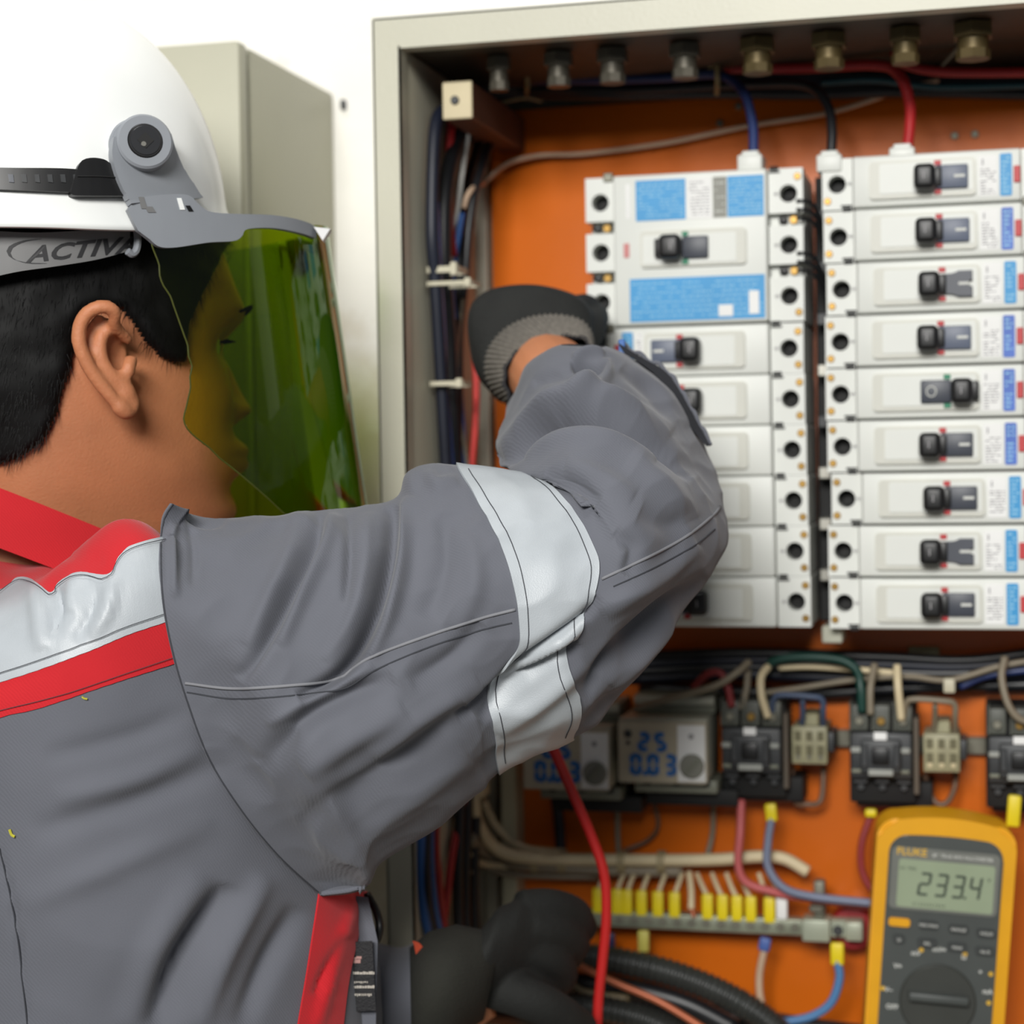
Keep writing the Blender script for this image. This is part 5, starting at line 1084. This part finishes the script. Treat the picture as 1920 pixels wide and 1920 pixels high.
# red side stripe under the arm
patch('side_stripe', [(596, 1672), (586, 1740), (572, 1830), (556, 1925), (548, 1980)], [(692, 1672), (672, 1740), (652, 1830), (640, 1925), (634, 1980)], hitter(jb, .0015, 1.13), M_jr, JK, 60, 16, .0012, 60, 'red side stripe under the arm')
# yellow paint flecks
for i, (x, y, L) in enumerate(((24, 1560, 12), (158, 1308, 4))):
    b_ = B(); line_on([(x-4, y-L/2), (x, y+L/3), (x+6, y+L*.6)], jh(.0012), .0007 if i == 0 else .0005, b_); wobj('paint_fleck', b_, mat('fleck_yellow', (190, 184, 60), .6), JK)
# collar
def colpt(th, k, out=0):
    f = math.cos(th); r = math.sin(th); ff = 62 if f > 0 else 86; rad = 1+.02+.20*k
    x = (ff+6)*f*rad-(2 if f < 0 else 0); top = -96-.44*(x if x < 0 else x*.5); z = top-34*k+(1.5 if 0 < k < .2 else 0)
    return HL(x+out*f, (70+out)*r*rad, z)
CK = [0, .02, .1, .25, .45, .65, .85, 1.0]
cg = [[colpt(2*PI*j/120, k) for j in range(120)] for k in CK]; ci = [[colpt(2*PI*j/120, k, -2.5) for j in range(120)] for k in reversed(CK)]
allr = ci+cg; b_ = B(); rows = [[b_.verts.new(p) for p in r] for r in allr]
for a, b in zip(rows, rows[1:]+rows[:1]):
    for j in range(120): b_.faces.new((a[j], b[j], b[(j+1) % 120], a[(j+1) % 120]))
wobj('collar', b_, M_jr, JK, 60, 'red stand collar')

# ------------------------------------------------------------------ raised right sleeve, lofted ring by ring from armhole to cuff
ST = [
 ([(322, 944), (304, 975), (299, 1040), (304, 1130), (322, 1225), (350, 1320), (390, 1425), (450, 1520), (520, 1605), (602, 1680)], 1.05, .075),
 ([(360, 958), (356, 1030), (362, 1140), (385, 1240), (425, 1345), (480, 1450), (545, 1550), (600, 1625), (660, 1676)], 1.045, .085),
 ([(430, 966), (440, 1060), (465, 1200), (520, 1350), (600, 1500), (695, 1662)], 1.045, .085),
 ([(520, 966), (540, 1080), (575, 1230), (640, 1390), (715, 1618)], 1.045, .083),
 ([(612, 945), (640, 1080), (680, 1220), (740, 1370), (800, 1565)], 1.045, .08),
 ([(735, 935), (765, 1060), (800, 1190), (840, 1320), (880, 1502)], 1.048, .077),
 ([(770, 885), (820, 980), (865, 1100), (885, 1230), (890, 1350), (912, 1480)], 1.05, .075),
 ([(855, 871), (885, 915), (915, 970), (945, 1035), (962, 1095), (972, 1150), (974, 1215), (950, 1262), (925, 1315), (922, 1345), (932, 1400), (938, 1458)], 1.052, .073),
 ([(1000, 895), (1045, 925), (1090, 975), (1118, 1030), (1125, 1065), (1118, 1110), (1100, 1170), (1075, 1215), (1064, 1240), (1070, 1275), (1085, 1310), (1086, 1345), (1078, 1390)], 1.058, .072),
 ([(990, 893), (1085, 930), (1155, 1005), (1175, 1095), (1165, 1200), (1150, 1280), (1160, 1332)], 1.062, .072),
 ([(970, 890), (1095, 905), (1195, 975), (1240, 1070), (1252, 1130), (1268, 1180)], 1.07, .072),
 ([(945, 882), (1080, 862), (1210, 905), (1300, 985), (1345, 1066)], 1.085, .072),
 ([(926, 866), (1050, 812), (1180, 825), (1290, 890), (1371, 1000)], 1.105, .07),
 ([(926, 835), (1035, 760), (1150, 760), (1265, 820), (1356, 915)], 1.13, .066),
 ([(936, 795), (1020, 715), (1130, 705), (1235, 755), (1325, 830)], 1.16, .06),
 ([(948, 762), (1000, 685), (1085, 655), (1180, 672), (1285, 752)], 1.18, .055),
 ([(956, 742), (988, 685), (1042, 652), (1105, 641), (1168, 655), (1238, 695)], 1.192, .05)]
NFm, NBk = 150, 60
def station(s):
    pts, dc, rd = s; A = polyres(pts, NFm); ring = []
    for i, (x, y) in enumerate(A):
        t = i/(NFm-1); ring.append(P(x, y, dc-rd*math.sin(PI*t)**.62))
    a, b = ring[0], ring[-1]; mid = (a+b)/2
    for i in range(1, NBk):
        t = i/NBk; ang = PI*t; ring.append(mid+(b-mid)*math.cos(ang)+(P(960, 960, 1.0)-CAMP).normalized()*(rd*.8*math.sin(ang)))
    return ring
rings = [station(s) for s in ST]
# armhole ring hugs the jacket trunk
A = polyres(ST[0][0], NFm); ah = []
for i, (x, y) in enumerate(A):
    q = jb.ray_cast(CAMP, ray(x, y))[0]
    ah.append(None if q is None else proj(q)[2])
first = next(d for d in ah if d)
for i, (x, y) in enumerate(A):
    d = ah[i] or first; rings[0][i] = P(x, y, d-.0034)
sub = 22; ds = []
for i, (x, y) in enumerate(polyres(ST[1][0], NFm)):
    q = jb.ray_cast(CAMP, ray(x, y))[0]; d0 = proj(rings[1][i])[2]; ds.append(d0 if q is None else max(d0-.005, min(d0+.03, proj(q)[2]-.016)))
ds = [sum(ds[max(0, i-7):i+8])/len(ds[max(0, i-7):i+8]) for i in range(NFm)]
for i, (x, y) in enumerate(polyres(ST[1][0], NFm)): rings[1][i] = P(x, y, ds[i])
RG = []
for c in range(len(rings[0])): RG.append([p for p in crom([r[c] for r in rings], sub)])
SG_ = np.array(RG).transpose(1, 0, 2); nst = SG_.shape[0]
cenl = SG_.mean(1, keepdims=True); SN = gridnormals(np.concatenate([SG_, SG_[:, :1]], 1), np.concatenate([SG_, SG_[:, :1]], 1)-cenl)[:, :-1]
sf_ = SG_.reshape(-1, 3); sn_ = SN.reshape(-1, 3)
sf_ = sf_+sn_*((noise3(sf_, 8, 5)*.0022+noise3(sf_, 20, 6)*.0009-np.abs(noise3(sf_, 13, 16))*.0022-np.abs(noise3(sf_, 26, 17))*.0009)*np.repeat(np.clip(np.arange(nst)/30, 0, 1), SG_.shape[1]))[:, None]
FS = [([(600, 952), (588, 1010), (548, 1090), (500, 1190), (450, 1275)], 15, -8), ([(625, 960), (610, 1030), (575, 1110), (525, 1210)], 15, 5), ([(560, 960), (550, 1020), (510, 1110), (460, 1210)], 20, 2.5),
      ([(655, 955), (655, 1040), (648, 1130)], 10, -4), ([(690, 960), (685, 1060), (660, 1160), (610, 1240)], 16, 3),
      ([(738, 950), (728, 1050), (695, 1170), (640, 1262), (560, 1310)], 15, -12), ([(768, 930), (758, 1040), (725, 1160), (690, 1230)], 17, 6.5),
      ([(352, 965), (362, 1030), (362, 1100)], 9, -1.4), ([(325, 965), (322, 1040), (330, 1120)], 10, 3), ([(348, 948), (378, 974), (425, 972)], 11, -7), ([(335, 940), (352, 946)], 12, 5), ([(420, 985), (520, 975), (590, 960)], 14, 2),
      ([(740, 1272), (640, 1315), (560, 1365), (490, 1440)], 26, -7), ([(760, 1330), (650, 1390), (570, 1450)], 28, 4.5), ([(700, 1250), (600, 1300), (500, 1360)], 14, 2.5), ([(880, 1330), (740, 1440), (640, 1500), (560, 1540)], 30, -5), ([(900, 1280), (800, 1340), (700, 1420)], 26, 3.5), ([(880, 1420), (780, 1490), (680, 1560)], 26, 3.5),
      ([(905, 1170), (850, 1230), (770, 1280)], 22, -3.5), ([(830, 960), (830, 1060), (800, 1160)], 26, -3.5), ([(880, 1000), (890, 1100), (860, 1180)], 24, 2.5), ([(800, 880), (820, 910), (860, 900)], 16, 3),
      ([(1122, 1118), (1090, 1158), (1040, 1198), (975, 1248), (925, 1300), (860, 1350)], 14, -6.5), ([(1085, 1205), (1030, 1238), (960, 1290), (900, 1350)], 13, -6), ([(1100, 1160), (1050, 1205), (970, 1262)], 9, 3.5), ([(1100, 1240), (1010, 1310), (930, 1370)], 20, 4),
      ([(1330, 1085), (1240, 1150), (1150, 1235), (1095, 1310)], 20, -8), ([(1290, 1160), (1220, 1215), (1150, 1290)], 18, 4), ([(1310, 1020), (1220, 1090), (1130, 1150)], 22, 4), ([(1240, 1230), (1180, 1290), (1120, 1345)], 14, -3), ([(1090, 1370), (1150, 1300)], 14, -2),
      ([(925, 872), (960, 850), (1010, 808), (1060, 782), (1130, 790), (1200, 818), (1255, 852), (1300, 895)], 14, -15), ([(926, 846), (960, 818), (1030, 765), (1110, 752), (1190, 772), (1260, 812)], 17, 8.5), ([(980, 852), (1060, 820), (1150, 822), (1230, 862)], 16, 4),
      ([(1070, 684), (1100, 688), (1134, 694)], 8, -12), ([(1072, 672), (1100, 664), (1134, 662)], 8, 4), ([(1134, 672), (1136, 712), (1110, 742), (1060, 775)], 12, 5), ([(1165, 690), (1215, 730), (1250, 780)], 16, -3), ([(1190, 680), (1240, 730), (1290, 800)], 12, 3), ([(1000, 720), (1040, 705), (1080, 700)], 12, -2.5),
      ([(1020, 892), (1070, 905), (1125, 940)], 20, -2.5), ([(1060, 870), (1120, 890), (1190, 930)], 20, 2.5), ([(1150, 1000), (1190, 1030), (1175, 1080)], 18, -3), ([(1200, 960), (1260, 985), (1300, 960)], 24, -2.5), ([(1180, 860), (1260, 920), (1300, 975)], 22, 2.5)]
sf_ = folds(sf_, sn_, FS); SG2 = sf_.reshape(SG_.shape); mS = SG_.shape[1]
sfaces = gridfaces(nst, mS); sbv = bvh_of(sf_, sfaces)
SL = gmesh('sleeve', sf_, sfaces, M_jg, JK, label='grey raised right sleeve')
SL.modifiers.new('s', 'SOLIDIFY').thickness = .0012
# reflective tape: the same rings, set proud of the cloth
k0, k1 = 7*sub, 8*sub; sl2 = gridnormals(np.concatenate([SG2, SG2[:, :1]], 1), np.concatenate([SG2, SG2[:, :1]], 1)-cenl)[:, :-1]
def tape(name, k0, k1, off, m, par, label):
    g = SG2[k0:k1+1]+sl2[k0:k1+1]*off; gi = SG2[k0:k1+1]+sl2[k0:k1+1]*.0002; V = np.concatenate([gi[:1], g, gi[-1:]]).reshape(-1, 3)
    return gmesh(name, V, gridfaces(len(g)+2, mS), m, par, 60, label)
TP = tape('reflective_band', k0, k1, .0015, M_band, JK, 'silver reflective sleeve band')
sh_ = hitter(sbv, .0021, 1.0)
b_ = B()
for kk in (k0+3, k1-3):
    line = [Vector(SG2[kk, j]+sl2[kk, j]*.0018) for j in range(2, NFm-2, 3)]; tubem(b_, line, .00028, 5, 2, False)
wobj('stitching', b_, M_dseam, TP)
sh0 = hitter(sbv, .0002, 1.0); b_ = B()
line_on([(347, 1281), (440, 1291), (560, 1284), (636, 1272), (662, 1254), (705, 1228), (800, 1193), (900, 1160), (966, 1143)], sh0, .0009, b_, 6); line_on([(1128, 1086), (1200, 1052), (1280, 1010), (1335, 968), (1350, 950)], sh0, .0009, b_, 6)
wobj('seam', b_, M_seam, SL, 180, 'raised flat seam')
b_ = B(); line_on([(350, 1298), (440, 1310), (560, 1303), (645, 1290), (700, 1258), (800, 1215), (900, 1182), (960, 1168)], sh0, .0004, b_); line_on([(1150, 1100), (1220, 1068), (1300, 1024), (1340, 992)], sh0, .0004, b_)
b2 = [Vector(SG2[1, j]) for j in range(0, NFm, 3)]; tubem(b_, b2, .0005, 5, 2, False); wobj('stitching', b_, M_dseam, SL)['kind'] = 'stuff'
# cuff opening, velcro placket along the outer edge
b_ = B(); cr = SG2[-1]; inn = SG2[-1]*.86+SG2[-1].mean(0)*.14+np.array(FW)*-.012+np.array(FW)*0
rows = [[b_.verts.new(p) for p in cr], [b_.verts.new(p) for p in inn]]
for j in range(mS): b_.faces.new((rows[0][j], rows[0][(j+1) % mS], rows[1][(j+1) % mS], rows[1][j]))
wobj('cuff_lining', b_, M_velcro, SL)
plc = [(1158, 642), (1200, 668), (1245, 694), (1268, 722), (1290, 760), (1312, 800), (1330, 832)]; pli = [(1172, 664), (1205, 684), (1232, 706), (1252, 735), (1272, 772), (1300, 808), (1326, 838)]
def plh(px, py, e=0):
    t = min(1, max(0, (py-640)/200)); return P(px, py, 1.175-.03*t-.0+(-e if e else 0)*-1)
patch('placket', plc, pli, plh, M_velcro, SL, 40, 5, .012, 40, 'dark open cuff placket')
b_ = B(); s_ = polyres(plc, 40); tubem(b_, [plh(x+2, y-1)+Vector((0, 0, .0012*math.sin(i*1.1))) for i, (x, y) in enumerate(s_)], .0014, 8, 2); wobj('placket_edge', b_, M_jg, SL)
b_ = B(); bxl = P(1166, 652, 1.165); bx(b_, bxl.x-.002, bxl.x+.002, bxl.y-.001, bxl.y+.001, bxl.z-.006, bxl.z+.005, .0005); wobj('care_tag', b_, M_cblue2, SL, 35, 'small blue tag')

# ------------------------------------------------------------------ right glove
def loop(pts, d, n=64, dd=0): 
    A = polyres(pts+[pts[0]], n+1)[:-1]; return [P(x, y, d+dd*((x-1000)/120)) for x, y in A]
G_in = [(957, 752), (946, 716), (948, 690), (965, 664), (1000, 643), (1050, 631), (1092, 634), (1112, 660), (1108, 712), (1070, 755), (1010, 775)]
G_c1 = [(950, 760), (918, 726), (906, 690), (914, 650), (944, 614), (990, 592), (1040, 587), (1088, 597), (1112, 632), (1112, 700), (1080, 750), (1010, 778)]
G_o = [(935, 754), (895, 706), (880, 650), (876, 600), (886, 566), (912, 545), (950, 535), (1000, 533), (1050, 542), (1092, 560), (1114, 592), (1118, 645), (1108, 710), (1060, 750), (990, 765)]
def shr(pts, c, k): return [(c[0]+(x-c[0])*k, c[1]+(y-c[1])*k) for x, y in pts]
bm = B(); ringloft(bm, [loop(G_c1, 1.236), loop(shr(G_o, (1000, 640), .96), 1.246), loop(G_o, 1.262), loop(shr(G_o, (1010, 630), .95), 1.285), loop(shr(G_o, (1030, 620), .78), 1.305), loop(shr(G_o, (1040, 615), .5), 1.315)])
fing = [([(1075, 580, 1.275), (1100, 575, 1.295), (1112, 590, 1.318)], .0095), ([(1050, 600, 1.29), (1090, 600, 1.31), (1120, 610, 1.330)], .0095), ([(1030, 630, 1.29), (1080, 632, 1.315), (1118, 640, 1.330)], .009), ([(1010, 660, 1.285), (1060, 665, 1.31), (1095, 668, 1.325)], .008), ([(1085, 660, 1.245), (1108, 620, 1.262), (1116, 598, 1.285), (1118, 592, 1.31)], .0105)]
for pts, r in fing: tubem(bm, [P(*p) for p in pts], r, 14, 6, rf=lambda t, r=r: r*(1-.18*t)); ball(bm, P(*pts[-1]), r*.84)
GL = remesh('glove', bm, M_glove, PR, .0018, 4); GL['label'] = 'black work glove on the raised right hand'
b_ = B(); NK = 240
def cuffring(k, d, n=NK): 
    a = polyres(G_in+[G_in[0]], n+1)[:-1]; c = polyres(G_c1+[G_c1[0]], n+1)[:-1]
    out = []
    for i, ((x, y), (x2, y2)) in enumerate(zip(a, c)):
        rib = .0007*math.cos(i*2*PI/n*n/4); p = P(x+(x2-x)*k, y+(y2-y)*k, d); cc = P(1020, 690, d); out.append(p+(p-cc).normalized()*rib)
    return out
ringloft(b_, [cuffring(-.05, 1.225), cuffring(0, 1.215), cuffring(.02, 1.2125), cuffring(.3, 1.216), cuffring(.65, 1.226), cuffring(1.0, 1.238), cuffring(1.03, 1.243)], False)
wobj('knit_cuff', b_, M_gcuff, GL, 40, 'ribbed grey knit cuff')
b_ = B(); tubem(b_, [Vector(p) for p in cuffring(0, 1.214, 60)]+[Vector(cuffring(0, 1.214, 60)[0])], .0014, 6, 2); wobj('cuff_edge', b_, M_velcro, GL)

# ------------------------------------------------------------------ left sleeve, glove (low, in the shade)
def lring(c, up, r, rd, d, n=72):                            # ring centre px, half height px vector, depth radius
    out = []
    for i in range(n):
        a = 2*PI*i/n; out.append(P(c[0]+up[0]*math.cos(a), c[1]+up[1]*math.cos(a), d+rd*math.sin(a)))
    return out
LS = [((430, 2050), (60, -250), 1.26, .07), ((560, 1960), (40, -190), 1.25, .065), ((660, 1915), (22, -150), 1.235, .06), ((740, 1900), (6, -122), 1.22, .055), ((785, 1890), (-6, -122), 1.212, .052), ((800, 1888), (-10, -112), 1.21, .05)]
keys = [[Vector((c[0], c[1], 0)) for c, *_ in LS], [Vector((b[0], b[1], 0)) for _, b, *_ in LS], [Vector((d, r, 0)) for _, _, d, r in LS]]
kk = [crom(k, 8) for k in keys]; rg = [lring((a.x, a.y), (b.x, b.y), 0, c.y, c.x) for a, b, c in zip(*kk)]
g = np.array(rg); gn = gridnormals(g, g-g.mean(1, keepdims=True)); gf = g.reshape(-1, 3)+gn.reshape(-1, 3)*(noise3(g.reshape(-1, 3), 14, 9)*.0025)[:, None]
LSl = gmesh('sleeve', gf, gridfaces(len(rg), 72), M_jg, JK, label='grey left sleeve low beside the red stripe')
patch('sleeve_slit', [(773, 1764), (786, 1768), (796, 1782), (800, 1800)], [(776, 1770), (782, 1800), (790, 1830), (800, 1852)], lambda x, y, e=0: P(x, y, 1.16-e), mat('slit_orange', (176, 62, 30), .8), LSl, 12, 4, .002, 40, 'orange lining showing at the slit')
M_ol = mat('gauntlet_olive', (34, 34, 28), .9, var=.15, bump=.4, bscale=400)
bm = B(); GC = [((770, 1885), (-2, -108), 1.19, .046), ((800, 1870), (4, -124), 1.185, .05), ((845, 1855), (10, -122), 1.187, .05), ((885, 1840), (16, -98), 1.195, .046), ((925, 1825), (18, -88), 1.205, .04)]
ringloft(bm, [lring(c, b, 0, r, d) for c, b, d, r in GC]); bmesh.ops.subdivide_edges(bm, edges=bm.edges, cuts=1)
bm2 = B(); ringloft(bm2, [lring(c, b, 0, r, d) for c, b, d, r in (((885, 1838), (14, -92), 1.197, .042), ((915, 1800), (20, -100), 1.2, .04), ((960, 1775), (20, -92), 1.21, .036), ((1005, 1765), (14, -70), 1.22, .028))])
lf = [([(975, 1705, 1.205), (1030, 1700, 1.215), (1075, 1712, 1.235), (1092, 1738, 1.255)], .0125), ([(985, 1735, 1.20), (1040, 1742, 1.215), (1075, 1765, 1.24), (1068, 1790, 1.265)], .0125), ([(975, 1775, 1.20), (1030, 1795, 1.215), (1055, 1825, 1.24), (1040, 1850, 1.26)], .012), ([(960, 1805, 1.20), (1000, 1845, 1.215), (1030, 1880, 1.235), (1020, 1905, 1.255)], .0105), ([(930, 1850, 1.195), (985, 1870, 1.19), (1040, 1895, 1.20), (1085, 1925, 1.22)], .0145)]
for pts, r in lf: tubem(bm2, [P(*p) for p in pts], r, 14, 6, rf=lambda t, r=r: r*(1-.2*t)); ball(bm2, P(*pts[-1]), r*.82)
G2 = remesh('glove', bm2, M_glove, PR, .002, 4); G2['label'] = 'black glove on the lowered left hand'
wobj('gauntlet', bm, M_ol, G2, 180, 'dark olive gauntlet cuff')

# ------------------------------------------------------------------ lanyard ribbon and printed pocket label at the chest
b_ = B()
tubem(b_, [P(688, 1676, 1.13), P(704, 1705, 1.125), P(712, 1735, 1.12), P(708, 1758, 1.12), P(700, 1768, 1.12)], .0024, 8, 5); LN = wobj('lanyard', b_, M_blk, PR, 180, 'black lanyard with printed label')
def flat(name, poly, d, th, m, par, lab=None):
    b = B(); a = [b.verts.new(P(x, y, d)) for x, y in poly]; c = [b.verts.new(P(x, y, d+th)) for x, y in poly]; b.faces.new(a); b.faces.new(c[::-1]); n = len(a)
    for i in range(n): b.faces.new((a[i], a[(i+1) % n], c[(i+1) % n], c[i]))
    return wobj(name, b, m, par, 20, lab)
flat('fabric_flap', [(668, 1680), (690, 1682), (708, 1764), (704, 1950), (640, 1950)], 1.10, .01, M_jg, JK)
LB = flat('printed_label', [(660, 1766), (698, 1764), (705, 1895), (646, 1897), (648, 1830)], 1.093, .004, mat('label_black', (18, 18, 22), .6, bump=.3, bscale=900), LN, 'black woven label with pale print')
b_ = B()
def band_px(x0, x1, y0, y1, d=1.0925):
    q = [P(x, y, d) for x, y in ((x0, y0), (x1, y0), (x1, y1), (x0, y1))]; f = [b_.verts.new(p) for p in q]; b_.faces.new(f)
rr = random.Random(2)
for y0, y1, x0, x1 in ((1822, 1827, 650, 702), (1848, 1853, 648, 702)):
    x = x0
    while x < x1: w_ = rr.uniform(2, 6); band_px(x, min(x1, x+w_), y0+rr.uniform(-1, 1), y1); x += w_+rr.uniform(.2, 1)
for y0, y1, x0, x1 in ((1840, 1843, 664, 690), (1863, 1868, 655, 698)):
    x = x0
    while x < x1: w_ = rr.uniform(1.5, 4); band_px(x, min(x1, x+w_), y0, y1+rr.uniform(-1, 1)); x += w_+rr.uniform(.8, 1.6)
wobj('label_print', b_, mat('pale_thread', (176, 170, 160), .7), LB)
b_ = B(); band_px(656, 668, 1795, 1800); band_px(660, 676, 1799, 1806); band_px(668, 678, 1793, 1798); wobj('label_emblem', b_, mat('pink_thread', (170, 130, 124), .7), LB)

# ------------------------------------------------------------------ trousers and boots
b_ = B()
for s in (1, -1):
    ringloft(b_, [ell(HL(f, r*s, u), a, c, 32) for f, r, u, a, c in ((0, 70, -690, 118, 92), (0, 78, -800, 115, 88), (5, 92, -950, 92, 78), (2, 98, -1100, 82, 72), (0, 100, -1300, 76, 68), (0, 102, -1500, 82, 74))])
wobj('trousers', b_, fabric('grey_trousers', (84, 86, 92)), PR, 60)
for s in (1, -1):
    b_ = B(); ball(b_, HL(50, 103*s, -1520), .05, (3.0, 1.0, .75)); b2_ = [v for v in b_.verts if v.co.z < .004]
    for v in b2_: v.co.z = .004
    ringloft(b_, [ell(HL(-15, 103*s, u), 60, 48, 24) for u in (-1440, -1500, -1540)]); wobj('boot', b_, M_blk, PR, 60)
